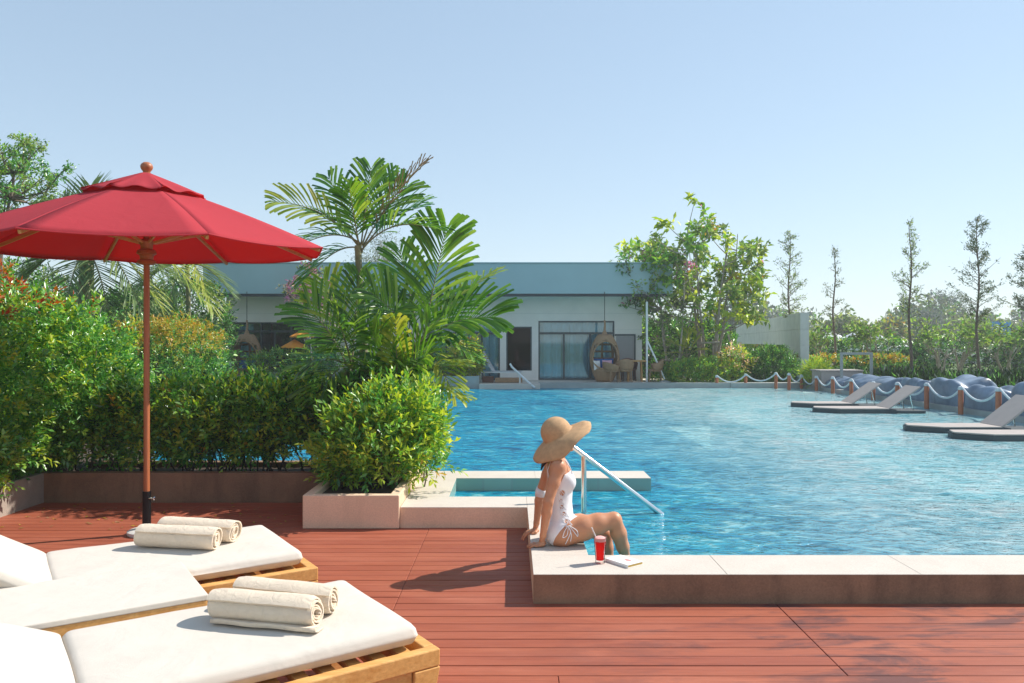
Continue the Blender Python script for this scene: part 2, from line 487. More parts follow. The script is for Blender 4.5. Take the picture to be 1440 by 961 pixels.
# ------------------------------------------------------------------ foliage tools
def raw_mesh(name, V, F3, mats, midx=None, parent=None, smooth=False):
    me = bpy.data.meshes.new(name)
    nv, nf, k = len(V), len(F3), F3.shape[1]
    if parent is not None:
        r = parent
        while r.parent: r = r.parent
        if r.name in ROOTM:
            Mi = np.array(ROOTM[r.name].inverted())
            V = V @ Mi[:3, :3].T + Mi[:3, 3]
    me.vertices.add(nv); me.vertices.foreach_set('co', np.ascontiguousarray(V, dtype=np.float32).ravel())
    me.loops.add(nf * k); me.loops.foreach_set('vertex_index', np.ascontiguousarray(F3, dtype=np.int32).ravel())
    me.polygons.add(nf); me.polygons.foreach_set('loop_start', np.arange(0, nf * k, k, dtype=np.int32))
    mats = mats if isinstance(mats, (list, tuple)) else [mats]
    for q in mats: me.materials.append(q)
    if midx is not None: me.polygons.foreach_set('material_index', np.asarray(midx, dtype=np.int32))
    if smooth: me.polygons.foreach_set('use_smooth', np.ones(nf, dtype=bool))
    me.update(calc_edges=True)
    o = bpy.data.objects.new(name, me); col.objects.link(o)
    if parent: o.parent = parent
    return o
def nrmz(a):
    return a / np.maximum(np.linalg.norm(a, axis=-1, keepdims=True), 1e-9)
def leaves(name, P, D, N, L, W, mats, mi=None, parent=None, droop=.15, fold=.12):
    D = nrmz(D); S = nrmz(np.cross(D, N)); N = np.cross(S, D)
    L = np.broadcast_to(L, len(P))[:, None]; W = np.broadcast_to(W, len(P))[:, None]
    b = P
    r = P + D * L * .48 + S * W * .5 + N * W * fold
    l = P + D * L * .48 - S * W * .5 + N * W * fold
    t = P + D * L - N * L * droop
    V = np.stack([b, r, t, l], 1).reshape(-1, 3)
    k = np.arange(len(P))[:, None] * 4
    Fc = np.concatenate([k + np.array([[0, 1, 2]]), k + np.array([[0, 2, 3]])], 1).reshape(-1, 3)
    return raw_mesh(name, V, Fc, mats, None if mi is None else np.repeat(mi, 2), parent)
def shoots(rng, P, D, n, Ls, spread=55):
    """n leaves spiralling up each shoot -> positions, directions, fraction along the shoot, shoot index"""
    D = nrmz(D); a = nrmz(np.cross(D, rng.normal(size=D.shape))); b = np.cross(D, a)
    ps, ds, fr, ix = [], [], [], []
    for i in range(n):
        t = (i + .5) / n
        th = 2.4 * i + rng.uniform(0, .6, len(P))[:, None]
        rad = a * np.cos(th) + b * np.sin(th)
        sp = R(spread) * (1.1 - .65 * t)
        dd = D * math.cos(sp) + rad * math.sin(sp) + rng.normal(size=D.shape) * .16
        Lx = np.broadcast_to(Ls, len(P))[:, None]
        ps.append(P + D * Lx * t + rad * .004); ds.append(dd); fr.append(np.full(len(P), t)); ix.append(np.arange(len(P)))
    return np.concatenate(ps), np.concatenate(ds), np.concatenate(fr), np.concatenate(ix)
def lump(d, seed, amp):
    rs = np.random.default_rng(seed); s = np.zeros(len(d))
    for k in range(7):
        w = rs.normal(size=3) * (2 + k * 1.1); s += np.sin(d @ w + rs.uniform(0, 6)) / (1 + .35 * k)
    return 1 + amp * s / 2.2
def body_pts(rng, n, c, r, e=3.0, amp=.08, seed=1, depth=.10, zmin=-9, lowcut=None):
    d = nrmz(rng.normal(size=(n, 3)) * np.array(r) ** .8)
    q = (np.abs(d[:, 0] / r[0]) ** e + np.abs(d[:, 1] / r[1]) ** e + np.abs(d[:, 2] / r[2]) ** e) ** (-1 / e)
    rr = q * lump(d, seed, amp) * (1 - np.minimum(rng.exponential(depth, n), .75))
    P = d * rr[:, None] + np.array(c)
    g = nrmz(np.sign(d) * np.abs(d / np.array(r)) ** (e - 1) / np.array(r))
    k = P[:, 2] > zmin
    return P[k], g[k]
def shrub(name, label, cat, base, bodies, mats, weights, leafL, leafW, n_sh=(7,), Ls=.12, seed=0, group=None,
          stems=8, up=.45, stemr=.012, top_special=None, part='foliage', barkm='bark', clump=.05, clump_f=9.0):
    """bodies: list of (centre, radii, exponent, amp, count)"""
    rng = np.random.default_rng(seed)
    root = empty(name, base, 0, label, cat, group)
    P = []; G = []
    for k, (c, r, e, amp, cnt, zmin) in enumerate(bodies):
        p, g = body_pts(rng, cnt, c, r, e, amp, seed * 7 + k, zmin=zmin)
        P.append(p); G.append(g)
    P = np.concatenate(P); G = np.concatenate(G)
    ph = rng.uniform(0, 6, 6)
    cs = clump_f
    P = P + G * clump * (np.sin(cs * P[:, 0] + ph[0] + 2 * np.sin(cs * .6 * P[:, 2] + ph[1])) * np.sin(cs * 1.1 * P[:, 1] + ph[2]) + .8 * np.sin(cs * 1.3 * P[:, 2] + ph[3] + 1.5 * np.sin(cs * .7 * P[:, 0] + ph[4])))[:, None]
    D = nrmz(G * .8 + np.array([0, 0, up]) + rng.normal(size=P.shape) * .45)
    p, d, t, ix = shoots(rng, P, D, n_sh[0], Ls * rng.uniform(.5, 1.75, len(P)))
    N = nrmz(np.array([.25, 0, 1.0]) + rng.normal(size=p.shape) * .5 + G[ix] * .2)
    sz = rng.uniform(.65, 1.2, len(p))
    w = np.array(weights, float); w /= w.sum()
    shoot_kind = rng.choice(len(w), size=len(P), p=w)
    if top_special is not None:                 # (material index, height above which it appears, chance)
        mi_s, zt, ch, xmax = top_special
        hit = (P[:, 2] > zt + rng.normal(size=len(P)) * .12) & (rng.random(len(P)) < ch) & (P[:, 0] < xmax)
        shoot_kind[hit] = mi_s
    mi = shoot_kind[ix]
    leaves(part, p, d, N, leafL * sz, leafW * sz, [M[q] for q in mats], mi, root)
    if stems:
        mb = MB(); pr = random.Random(seed)
        for k in range(stems):
            c, r, e, amp, cnt, zmin = bodies[k % len(bodies)]
            x = c[0] + pr.uniform(-.75, .75) * r[0]; y = c[1] + pr.uniform(-.6, .6) * r[1]
            z1 = c[2] + r[2] * pr.uniform(.2, .7)
            q = [Vector((x, y, base[2]))]
            for j in range(4):
                q.append(q[-1] + Vector((pr.uniform(-.12, .12) * r[0], pr.uniform(-.12, .12) * r[1], (z1 - base[2]) / 4)))
            mb.tube(q, [stemr * (1 - .15 * j) for j in range(5)], 5)
        mb.build('stem', M[barkm], root, smooth=True)
    return root

def grow(pr, p, d, L, r, lev, segs, tips, kids_n=(2, 4), spread=40, shrink=.68, wig=.18, grav=0.05, fr0=.45):
    """recursive branching; segs: list of (points, radii); tips: list of (pos, dir)"""
    pts = [Vector(p)]; dd = Vector(d).normalized(); n = 5
    for i in range(n):
        dd = (dd + Vector((pr.gauss(0, wig), pr.gauss(0, wig), pr.gauss(0, wig) + grav)) * .5).normalized()
        pts.append(pts[-1] + dd * L / n)
    rr = [r * (1 - .5 * i / n) for i in range(n + 1)]
    segs.append((pts, rr))
    if lev == 0:
        for i in range(2, n + 1): tips.append((pts[i], dd.copy()))
        return
    for k in range(pr.randint(*kids_n)):
        i = pr.randint(int(n * fr0), n)
        ax = dd.cross(Vector((pr.gauss(0, 1), pr.gauss(0, 1), pr.gauss(0, 1)))).normalized()
        nd = Matrix.Rotation(R(pr.uniform(.5, 1.2) * spread), 3, ax) @ dd
        grow(pr, pts[i], nd, L * shrink * pr.uniform(.75, 1.15), rr[i] * .62, lev - 1, segs, tips, kids_n, spread, shrink, wig, grav, fr0)
def tree(name, label, cat, base, L, r, lev, leafL, leafW, mats, weights, per_tip=10, clump=.16, seed=1, d0=(0, 0, 1), group=None,
         kids_n=(2, 4), spread=40, shrink=.7, wig=.2, grav=.06, barkm='bark', nside=6, stems=1, fr0=.45, rnd=.8, shapemask=None):
    pr = random.Random(seed); rng = np.random.default_rng(seed)
    root = empty(name, base, 0, label, cat, group)
    segs, tips = [], []
    for s in range(stems):
        dv = Vector(d0) + (Vector((pr.gauss(0, .22), pr.gauss(0, .22), 0)) if stems > 1 else Vector())
        off = Vector((pr.uniform(-.15, .15), pr.uniform(-.15, .15), 0)) if stems > 1 else Vector()
        grow(pr, Vector(base) + off, dv, L, r, lev, segs, tips, kids_n, spread, shrink, wig, grav, fr0)
    mb = MB()
    for pts, rr in segs: mb.tube(pts, [max(.004, q) for q in rr], nside if rr[0] > .02 else 4, cap=False)
    mb.build('trunk', M[barkm], root, smooth=True)
    P = np.array([t[0] for t in tips]); Dd = np.array([t[1] for t in tips])
    if shapemask is not None:
        k = shapemask(P); P = P[k]; Dd = Dd[k]
    ix = np.repeat(np.arange(len(P)), per_tip)
    p = P[ix] + rng.normal(size=(len(ix), 3)) * clump
    d = Dd[ix] * .6 + rng.normal(size=(len(ix), 3)) * rnd
    N = np.array([0, 0, 1.0]) + rng.normal(size=d.shape) * .7
    sz = rng.uniform(.6, 1.25, len(ix))
    w = np.array(weights, float); w /= w.sum()
    kind = rng.choice(len(w), size=len(P), p=w)[ix]
    leaves('crown', p, d, N, leafL * sz, leafW * sz, [M[q] for q in mats], kind, root, droop=.2)
    return root

def frond(pr, base, tip, droop, nl, llen, lw, mats, parent, up=(0, 0, 1), blunt=True, vee=.35, ybias=0, sweep=.55, start=.18, mi=0, rach=.012, stem='palm_stem', name='frond'):
    """feather palm leaf: arching rachis with two ranks of folded strap leaflets"""
    base = Vector(base); tip = Vector(tip); ch = tip - base; L = ch.length
    sag = Vector((0, 0, 1)) * droop * L
    pts = []
    n = 14
    for i in range(n + 1):
        t = i / n
        pts.append(base + ch * t + sag * 4 * t * (1 - t) * (.65 + .35 * (1 - t)) + Vector((0, 0, 0)))
    vs = []; fs = []; mi_l = []
    mb = MB(); mb.tube(pts, [rach * (1 - .8 * i / n) for i in range(n + 1)], 5)
    V = [tuple(v) for v in mb.v]; Fs = [list(f) for f in mb.f]; MI = [1] * len(Fs)
    upv = Vector(up)
    for i in range(nl):
        t = start + (1 - start) * (i + .5) / nl
        f = t * n; k = min(n - 1, int(f)); p = pts[k].lerp(pts[k + 1], f - k)
        d = (pts[k + 1] - pts[k]).normalized()
        sd = d.cross(upv)
        if sd.length < .05: sd = d.cross(Vector((0, 1, 0)))
        sd.normalize(); nn = sd.cross(d).normalized()
        ll = llen * (math.sin(math.pi * min(1, (.14 + .80 * (t - start) / (1 - start)))) ** .6) * pr.uniform(.85, 1.1)
        for sgn in (-1, 1):
            sw = sweep + .5 * (t - start) + pr.uniform(-.12, .12)
            ld = (sd * sgn * math.cos(sw) + d * math.sin(sw) + nn * (vee + pr.uniform(-.15, .15))).normalized()
            ls = ld.cross(nn).normalized(); ln = ls.cross(ld)
            a = p; prev = None
            m = 4
            w0 = lw * pr.uniform(.8, 1.15)
            rows = []
            dirn = ld.copy(); q = a.copy()
            for j in range(m + 1):
                s = j / m
                w = w0 * (.25 + 1.1 * s if s < .5 else .8 + .2 * s) if blunt else w0 * (1 - s) ** .6 * (.5 + s if s < .4 else 1)
                w = max(w, .002)
                off = ln * w * .22
                rows.append((q - ls * w / 2 + off, q.copy(), q + ls * w / 2 + off))
                dirn = (dirn + Vector((0, 0, -1)) * (.10 + .06 * pr.random()) * (1.2 if s > .3 else .5)).normalized()
                q = q + dirn * ll / m
            kb = len(V)
            for rw in rows:
                for z in rw: V.append(tuple(z))
            for j in range(m):
                o = kb + j * 3
                Fs += [[o, o + 1, o + 4, o + 3], [o + 1, o + 2, o + 5, o + 4]]; MI += [0, 0]
    g = MB(); g.v = [Vector(v) for v in V]; g.f = Fs; g.mi = MI
    return g.build(name, [M[mats], M[stem]], parent, smooth=True, ang=80)

# ------------------------------------------------------------------ the ground, the pool, the deck
WZ = .045
def rects(name, rs, mat, kind='structure'):
    mb = MB()
    for r in rs: mb.box(*r)
    return tag(mb.build(name, mat), None, None, None, kind)
PX0, PX1 = -6.4, 9.75       # pool west and east inner walls
PY1 = 26.05
g = MB()
S = 900
for (x0, x1, y0, y1) in ((-S, PX0, -S, S), (PX1, S, -S, S), (PX0, PX1, PY1, S), (PX0, PX1, -S, 4.9)):
    g.add([(x0, y0, -.06), (x1, y0, -.06), (x1, y1, -.06), (x0, y1, -.06)], [(0, 1, 2, 3)])
tag(g.build('ground', M['grass']), kind='structure')

# deck of boards: real boards with real gaps
pr = random.Random(3)
d = MB()
pitch = .114
yy = 7.70
row = 0
while yy > .6:
    y1 = yy - .0; y0 = yy - pitch + (.006 if row % 3 else .010)
    cuts = [-9.99, -7.67, -5.35, -3.03, -.71, 1.61, 3.93, 6.25, 8.57] if yy < 8.0 else []
    if yy < 3.74: cuts = [c + .93 for c in cuts]
    for a, b in zip(cuts[:-1], cuts[1:]):
        z = pr.uniform(-.0018, .0)
        aa, bb = a + .0015, b - .0015
        if bb < -4.75: continue
        d.box(max(aa, -4.66), bb, y0, y1, -.024 + z, z)
    yy -= pitch; row += 1
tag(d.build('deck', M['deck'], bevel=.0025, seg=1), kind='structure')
rects('deck_subframe', [(-4.7, 7, .2, 7.72, -.058, -.03)], M['bark_dark'])

# pool basin (floor, walls)
b = MB()
def quad(mb, p, m=0): mb.add(p, [(0, 1, 2, 3)], m)
deep = -1.25
b.box(PX0, 5.2, 8.3, PY1, deep - .1, deep, 0)
b.box(.50, 5.2, 5.0, 8.3, -.95, -.85, 0)
b.box(-.7, .52, 7.0, 8.2, -.95, -.85, 0)
b.prism([(5.2, 5.0), (12, 5.0), (12, 27), (7.3, 27), (6.6, 24.6), (5.7, 22.3), (5.1, 19.5), (5.0, 17), (5.2, 14)], -1.3, -.20, 1)
b.box(PX0 - .2, PX0, 8.0, PY1, deep, .05, 0)
b.box(PX0, PX1, PY1, PY1 + .25, deep, .06, 0)
b.box(-6.4, -.9, 8.75, 8.95, deep, .05, 0)
b.box(.50, 5.2, 8.12, 8.30, -1.3, -.06, 1)          # sunken wall between the entry basin and the big pool
for k in range(4): b.box(.51, .51 + .28 * (k + 1), 5.17, 7.1, -.85, -.16 - .19 * k, 1)
b.box(.15, .5, 5.17, 7.12, -1.0, .10, 2)
b.box(.15, 12, 4.8, 5.165, -1.0, .10, 2)
tag(b.build('pool_basin', [M['tile_blue'], M['tile_pale'], M['tile_green']]), kind='structure')

w = MB()
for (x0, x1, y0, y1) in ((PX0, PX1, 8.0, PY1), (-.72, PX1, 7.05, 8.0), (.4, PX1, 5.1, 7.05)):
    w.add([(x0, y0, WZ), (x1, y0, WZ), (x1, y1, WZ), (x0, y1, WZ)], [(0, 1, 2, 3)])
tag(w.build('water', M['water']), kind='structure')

# coping: tops pale, sides stained
CZ = .176
def slab(name, parts, mt, ms):
    """top slab (3 cm) of one stone on a body of another"""
    t = MB(); s = MB()
    for poly in parts:
        t.prism(poly, CZ - .022, CZ)
        s.prism(poly, -.05, CZ - .022)
    return t.build(name, mt, bevel=.006), s
copp = [[(.13, 4.74), (12.0, 4.74), (12.0, 5.17), (.51, 5.17), (.51, 7.12), (-.58, 7.12), (-.58, 8.08), (1.45, 8.08), (1.45, 8.53), (-.962, 8.53), (-.962, 6.66), (.13, 6.66)]]
t = MB(); g_ = .0016
def stones(x0, x1, y0, y1, step, along):
    n = max(1, round(((x1 - x0) if along == 'x' else (y1 - y0)) / step))
    for i in range(n):
        if along == 'x':
            a_, b_ = x0 + (x1 - x0) * i / n, x0 + (x1 - x0) * (i + 1) / n; t.box(a_ + g_ / 2, b_ - g_ / 2, y0 + g_ / 2, y1 - g_ / 2, CZ - .0035, CZ)
        else:
            a_, b_ = y0 + (y1 - y0) * i / n, y0 + (y1 - y0) * (i + 1) / n; t.box(x0 + g_ / 2, x1 - g_ / 2, a_ + g_ / 2, b_ - g_ / 2, CZ - .0035, CZ)
stones(.13, 12.0, 4.74, 5.17, 1.19, 'x'); stones(.13, .51, 5.17, 7.12, .98, 'y')
stones(-.962, .13, 6.66, 7.12, 1.1, 'x'); stones(-.962, -.58, 7.12, 8.08, .96, 'y'); stones(-.962, 1.45, 8.08, 8.53, 1.2, 'x')
tag(t.build('pool_coping', M['coping'], bevel=.0015, seg=1), kind='structure')
# the riser: outer faces plaster, inner faces green tile
s = MB()
s.prism(copp[0], -.05, CZ - .0037)
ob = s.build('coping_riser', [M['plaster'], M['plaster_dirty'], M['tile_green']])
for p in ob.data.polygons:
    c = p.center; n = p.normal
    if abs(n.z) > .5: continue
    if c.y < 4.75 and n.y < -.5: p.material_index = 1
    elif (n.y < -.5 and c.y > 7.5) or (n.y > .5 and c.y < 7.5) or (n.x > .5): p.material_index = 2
tag(ob, kind='structure')

# planter box with shrub, low walls behind the deck
pl = empty('planter', (-1.38, 7.3, 0), 0, 'pink plaster planter box at the pool corner holding the bushy shrub', 'planter')
t = MB()
x0, x1, y0, y1, zt = -1.79, -.965, 6.62, 8.78, .286
wth = .085
t.box(x0, x1, y0, y0 + wth, 0, zt); t.box(x0, x0 + wth, y0 + wth, y1, 0, zt); t.box(x1 - wth, x1, y0 + wth, y1, 0, zt); t.box(x0 + wth, x1 - wth, y1 - wth, y1, 0, zt)
t.build('box_wall', M['plaster'], pl, bevel=.008)
t = MB(); t.box(x0 + wth, x1 - wth, y0 + wth, y1 - wth, .05, zt - .05); t.build('soil', M['soil'], pl)

wl = empty('low_wall', (-3.2, 7.8, 0), 0, 'low plaster planter wall across the back of the deck under the long hedge', 'wall')
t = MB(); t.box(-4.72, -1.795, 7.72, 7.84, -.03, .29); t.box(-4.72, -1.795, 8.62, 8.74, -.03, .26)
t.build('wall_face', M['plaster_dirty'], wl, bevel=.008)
t = MB(); t.box(-4.72, -1.795, 7.84, 8.62, -.03, .20); t.build('soil', M['soil'], wl)
M['plaster_grey'] = plaster('grey_plaster', (.42, .36, .30), (.24, .2, .17), .6)
wl = empty('low_wall', (-4.75, 5, 0), 0, 'low grey plaster planter wall along the left side of the deck', 'wall')
t = MB(); t.prism([(-4.66, 7.72), (-4.72, 7.72), (-4.84, 7.72), (-4.78, 1.0), (-4.60, 1.0)], -.03, .292)
t.build('wall_face', M['plaster_grey'], wl, bevel=.008)
t = MB(); t.box(-9.5, -4.84, 1.0, 10.5, -.03, .22); t.build('soil', M['soil'], wl)

# terrace of the pavilion and pool surround at the far side and the right
rects('terrace', [(-14, -1.12, PY1 + .25, 34, -.05, .198), (-1.12, 7.0, PY1 + .02, 34, -.05, .20)], M['terrace'])
rects('pool_kerb', [(.9, 7.3, PY1 - .16, PY1 + .30, -.05, .215), (7.3, 9.75, PY1 - .2, PY1 + .35, -.05, .215),
                    (9.75, 11.3, 4.7, PY1 + .35, -.05, .16)], M['kerb_teal'])
rects('bank', [(-14, PX0 - .2, 8.74, PY1 + .25, -.05, .15)], M['soil'])
rects('lawn', [(5.2, 60, PY1 + .35, 34, -.05, .17), (11.3, 60, 4.7, PY1 + .35, -.05, .15)], M['grass'])
q = MB()
q.box(-1.08, .92, 25.35, 26.07, -.3, .21)
tag(q.build('entry_step', M['coping'], bevel=.01), kind='structure')
pw = empty('raised_bed', (-4, 25.7, 0), 0, 'grey raised planting bed at the far pool edge left of the white lounger', 'planter')
q = MB(); q.box(-14, -1.09, 25.55, 25.65, -.3, .46); q.box(-1.19, -1.09, 25.65, 26.6, -.02, .46); q.box(-14, -1.19, 26.5, 26.6, -.02, .46)
q.build('box_wall', M['kerb_teal'], pw)
q = MB(); q.box(-14, -1.19, 25.65, 26.5, -.02, .40); q.build('soil', M['soil'], pw)
#@@STRUCT

# ------------------------------------------------------------------ pavilion
YW = 28.2
pav = empty('pavilion', (-2.8, YW, .2), 0, 'single storey pavilion with teal flat roof fascia and sliding glass doors behind the pool', 'pavilion')
ops = [(-10.19, -6.47, .2, 2.30), (-3.1, -.44, .2, 2.33), (-.21, .72, .54, 2.14), (.96, 3.73, .2, 2.35)]
wx0, wx1, wz1, th = -10.4, 4.73, 3.32, .22
q = MB(); x = wx0
for (a, b_, z0, z1) in ops:
    q.box(x, a, YW, YW + th, .2, wz1)
    q.box(a, b_, YW, YW + th, z1, wz1)
    if z0 > .25: q.box(a, b_, YW, YW + th, .2, z0)
    x = b_
q.box(x, wx1, YW, YW + th, .2, wz1)
q.box(wx0, wx0 + th, YW + th, 35, .2, wz1); q.box(wx1 - th, wx1, YW + th, 35, .2, wz1); q.box(wx0, wx1, 35, 35.2, .2, wz1)
q.build('wall', M['render_grey'], pav)
q = MB()
for z in (2.62, 2.02):
    q.box(3.76 if z < 2.3 else -10.38, wx1 - .02, YW - .004, YW, z, z + .012)
q.build('wall_joint', M['concrete'], pav)
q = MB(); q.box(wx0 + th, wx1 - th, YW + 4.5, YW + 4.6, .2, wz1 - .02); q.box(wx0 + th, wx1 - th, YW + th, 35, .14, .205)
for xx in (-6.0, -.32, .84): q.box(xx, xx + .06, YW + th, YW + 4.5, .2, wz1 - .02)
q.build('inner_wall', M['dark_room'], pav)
q = MB(); q.box(-10.77, 5.6, 27.0, 27.10, 3.26, 4.32); q.box(-10.77, -10.67, 27.1, 36, 3.26, 4.32); q.box(5.5, 5.6, 27.1, 36, 3.26, 4.32); q.box(-10.67, 5.5, 27.1, 36, 4.15, 4.25)
rf = q.build('roof_fascia', M['fascia'], pav, bevel=.01)
q = MB(); q.box(-10.74, 5.57, 26.985, 27.0, 3.17, 3.258); q.box(-10.74, 5.57, 27.0, 27.08, 3.17, 3.258)
q.build('drip_edge', M['fascia_dark'], pav)
q = MB(); q.box(-10.66, 5.49, 27.10, 35.5, 3.325, 3.36); q.build('soffit', M['white'], pav)
q = MB(); q.box(-10.79, 5.62, 26.97, 27.14, 4.322, 4.36)
q.build('roof_edge', M['fascia'], pav)
def curtain(x0, x1, z0, z1, y, parent, seed, gaps=()):
    pr = random.Random(seed); mb = MB(); n = int((x1 - x0) / .022); vs = []; fs = []
    ph = 0
    for i in range(n + 1):
        x = x0 + (x1 - x0) * i / n; ph += pr.uniform(.25, .75)
        yy = y + .045 * math.sin(ph) + .015 * math.sin(ph * 2.3)
        vs += [(x, yy, z0), (x, yy * 1 + .01 * math.sin(ph * .5), z1)]
        if i < n and not any(a < x < b for a, b in gaps): fs.append((2 * i, 2 * i + 2, 2 * i + 3, 2 * i + 1))
    mb.add(vs, fs); return mb.build('curtain', M['curtain'], parent, smooth=True, ang=80)
def window(x0, x1, z0, z1, transom, mulls, cur, label=None, seed=1, gaps=(), top_mulls=()):
    y = YW + .06; fw = .055
    f = MB()
    f.box(x0, x1, y, y + .08, z1 - fw, z1); f.box(x0, x1, y, y + .08, z0, z0 + fw)
    f.box(x0, x0 + fw, y + .001, y + .079, z0 + fw, z1 - fw); f.box(x1 - fw, x1, y + .001, y + .079, z0 + fw, z1 - fw)
    if transom: f.box(x0 + fw, x1 - fw, y - .01, y + .085, transom - .04, transom + .04)
    for mx in mulls: f.box(mx - .035, mx + .035, y - .006, y + .07, z0 + fw, (transom or z1) - .04)
    for mx in top_mulls: f.box(mx - .03, mx + .03, y - .006, y + .07, transom + .04, z1 - fw)
    fo = f.build('window', M['frame'], pav)
    if label: fo['label'] = label
    g = MB(); g.box(x0 + fw, x1 - fw, y + .03, y + .04, z0 + fw, z1 - fw); g.build('pane', M['pane'], fo)
    for (a, b_) in cur: curtain(a, b_, z0 + .04, z1 - .05, YW + .26, fo, seed + int(a * 10))
w1 = window(-10.19, -6.47, .2, 2.30, 1.97, (-9.14, -8.65, -8.05, -7.2), [(-10.1, -9.5)], seed=3, top_mulls=(-9.14, -8.05))
w2 = window(-3.1, -.44, .2, 2.33, 1.9, (-2.4, -1.75, -1.1), [(-3.0, -.5)], seed=5)
w3 = window(.96, 3.73, .2, 2.35, 1.90, (1.89, 2.85), [(1.0, 3.7)], seed=9)
dr = MB(); dr.box(-.21, .72, YW + .05, YW + .12, 2.09, 2.14); dr.box(-.21, -.16, YW + .05, YW + .12, .54, 2.09); dr.box(.67, .72, YW + .05, YW + .12, .54, 2.09)
dro = dr.build('doorway', M['frame'], pav)
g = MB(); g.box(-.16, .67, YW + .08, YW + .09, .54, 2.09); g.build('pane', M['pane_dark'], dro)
g = MB(); g.box(3.79, 4.43, YW - .03, YW - .001, .22, 1.80); gp = g.build('shutter_panel', M['grey_panel'], pav)
g = MB(); g.box(3.735, 4.49, YW - .05, YW, 1.81, 1.87); g.box(4.44, 4.49, YW - .05, YW, .22, 1.81); g.build('panel_frame', M['frame'], gp)
for xx in (-8.9, -6.8, -1.5, .9, 3.0):
    q = MB(); q.lathe([(.0, 0), (.05, 0), (.055, .02), (.03, .05), (.0, .05)], 10, c=(xx, 27.5, 3.26)); q.build('ceiling_lamp', M['white'], pav)

# ------------------------------------------------------------------ egg chairs
def egg_chair(name, loc, label, seed, grp, hang=True, rot=0):
    r = empty(name, loc, rot, label, 'hanging chair', grp)
    Mr = ROOTM[r.name]
    def W(x, y, z): return Mr @ Vector((x, y, z))
    a, b_, h = .50, .46, 1.62
    vs = []; fs = []; nu, nv = 40, 26
    for j in range(nv + 1):
        t = j / nv; z = .02 + h * t
        rr = math.sin(math.pi * (.10 + .83 * t ** 1.05)) ** .55
        for i in range(nu):
            u = 2 * math.pi * i / nu
            vs.append(W(a * rr * math.cos(u), b_ * rr * math.sin(u), z))
    for j in range(nv):
        for i in range(nu):
            u = 2 * math.pi * (i + .5) / nu; t = (j + .5) / nv
            du = abs((u - 1.5 * math.pi + math.pi) % (2 * math.pi) - math.pi)
            if du < 1.12 and .28 < t < .88 - .12 * du: continue
            if du > math.pi - 1.0 and .45 < t < .86 and (i % 5) and (j % 4): continue
            fs.append((j * nu + i, j * nu + (i + 1) % nu, (j + 1) * nu + (i + 1) % nu, (j + 1) * nu + i))
    m = MB(); m.add(vs, fs); m.build('basket', M['wicker'], r, smooth=True, solid=.035)
    m = MB(); m.tube([W(0, 0, 1.56), W(0, 0, 1.66), W(.0, 0, 1.78), W(.01, 0, 1.95), W(0, 0, 2.14)], [.20, .10, .045, .035, .03], 12)
    m.build('neck', M['wicker'], r, smooth=True)
    m = MB(); m.tube([W(0, 0, 2.14), W(0, 0, 3.33 - loc[2])], .012, 6); m.build('hanging_rope', M['bark_dark'], r)
    rim = []
    for k in range(33):
        s = 2 * math.pi * k / 32
        u = 1.5 * math.pi + 1.12 * math.cos(s) * (1 if math.sin(s) < 0 else .90); t = .56 + .30 * math.sin(s)
        rr = math.sin(math.pi * (.10 + .83 * t ** 1.05)) ** .55
        rim.append(W(a * rr * math.cos(u), b_ * rr * math.sin(u), .02 + h * t))
    m = MB(); m.tube(rim, .03, 8); m.build('rim', M['wicker'], r, smooth=True)
    m = MB(); m.lathe([(.0, 0), (.38, 0), (.42, .04), (.38, .10), (0, .11)], 24, M=Mr @ Matrix.Translation((0, 0, .36)))
    m.build('seat_pad', M['white_cushion'], r, smooth=True)
    return r
def pillow(name, c, s, mat, label, rot=0, tilt=.3, grp=None):
    n = 8; vs = []; fs = []
    Mx = Matrix.Translation(c) @ Matrix.Rotation(rot, 4, 'Z') @ Matrix.Rotation(-tilt, 4, 'X')
    for sg in (1, -1):
        for j in range(n + 1):
            for i in range(n + 1):
                u = i / n * 2 - 1; v = j / n * 2 - 1
                th_ = s[1] / 2 * ((1 - u ** 4) * (1 - v ** 4)) ** .5
                pin = 1 - .07 * (u * u * (1 - v * v) * 0 + (1 - abs(u)) * abs(v) + (1 - abs(v)) * abs(u))
                vs.append((u * s[0] / 2 * pin, -sg * th_, v * s[2] / 2 * pin))
    for k in (0, 1):
        o = k * (n + 1) ** 2
        for j in range(n):
            for i in range(n):
                a = o + j * (n + 1) + i; f = (a, a + 1, a + n + 2, a + n + 1)
                fs.append(f if k == 0 else f[::-1])
    mb = MB(); mb.add(vs, fs, 0, Mx); o = mb.build(name, mat, smooth=True, ang=80)
    return tag(o, label, 'cushion', grp)
egg_chair('egg_chair', (3.22, 26.95, .2), 'brown wicker egg chair with blue and pink cushions before the right glass doors', 1, 'wicker egg chairs of the pavilion')
egg_chair('egg_chair', (-9.20, 26.9, .2), 'wicker egg chair before the left window, seen above the hedge near the red parasol pole', 2, 'wicker egg chairs of the pavilion')
pillow('cushion', (3.18, 26.95, .84), (.72, .16, .36), M['blue_cushion'], 'blue back cushion inside the right wicker egg chair')
pillow('cushion', (3.28, 26.72, .80), (.34, .12, .32), M['pink_cushion'], 'small pink patterned cushion in the right egg chair', tilt=.2)
pillow('cushion', (2.93, 26.72, .78), (.28, .12, .34), M['white_cushion'], 'small white cushion at the left side of the right egg chair', rot=.5, tilt=.15)
pillow('cushion', (-9.15, 26.8, .80), (.60, .14, .32), M['blue_cushion'], 'dark blue cushion inside the left egg chair above the hedge')

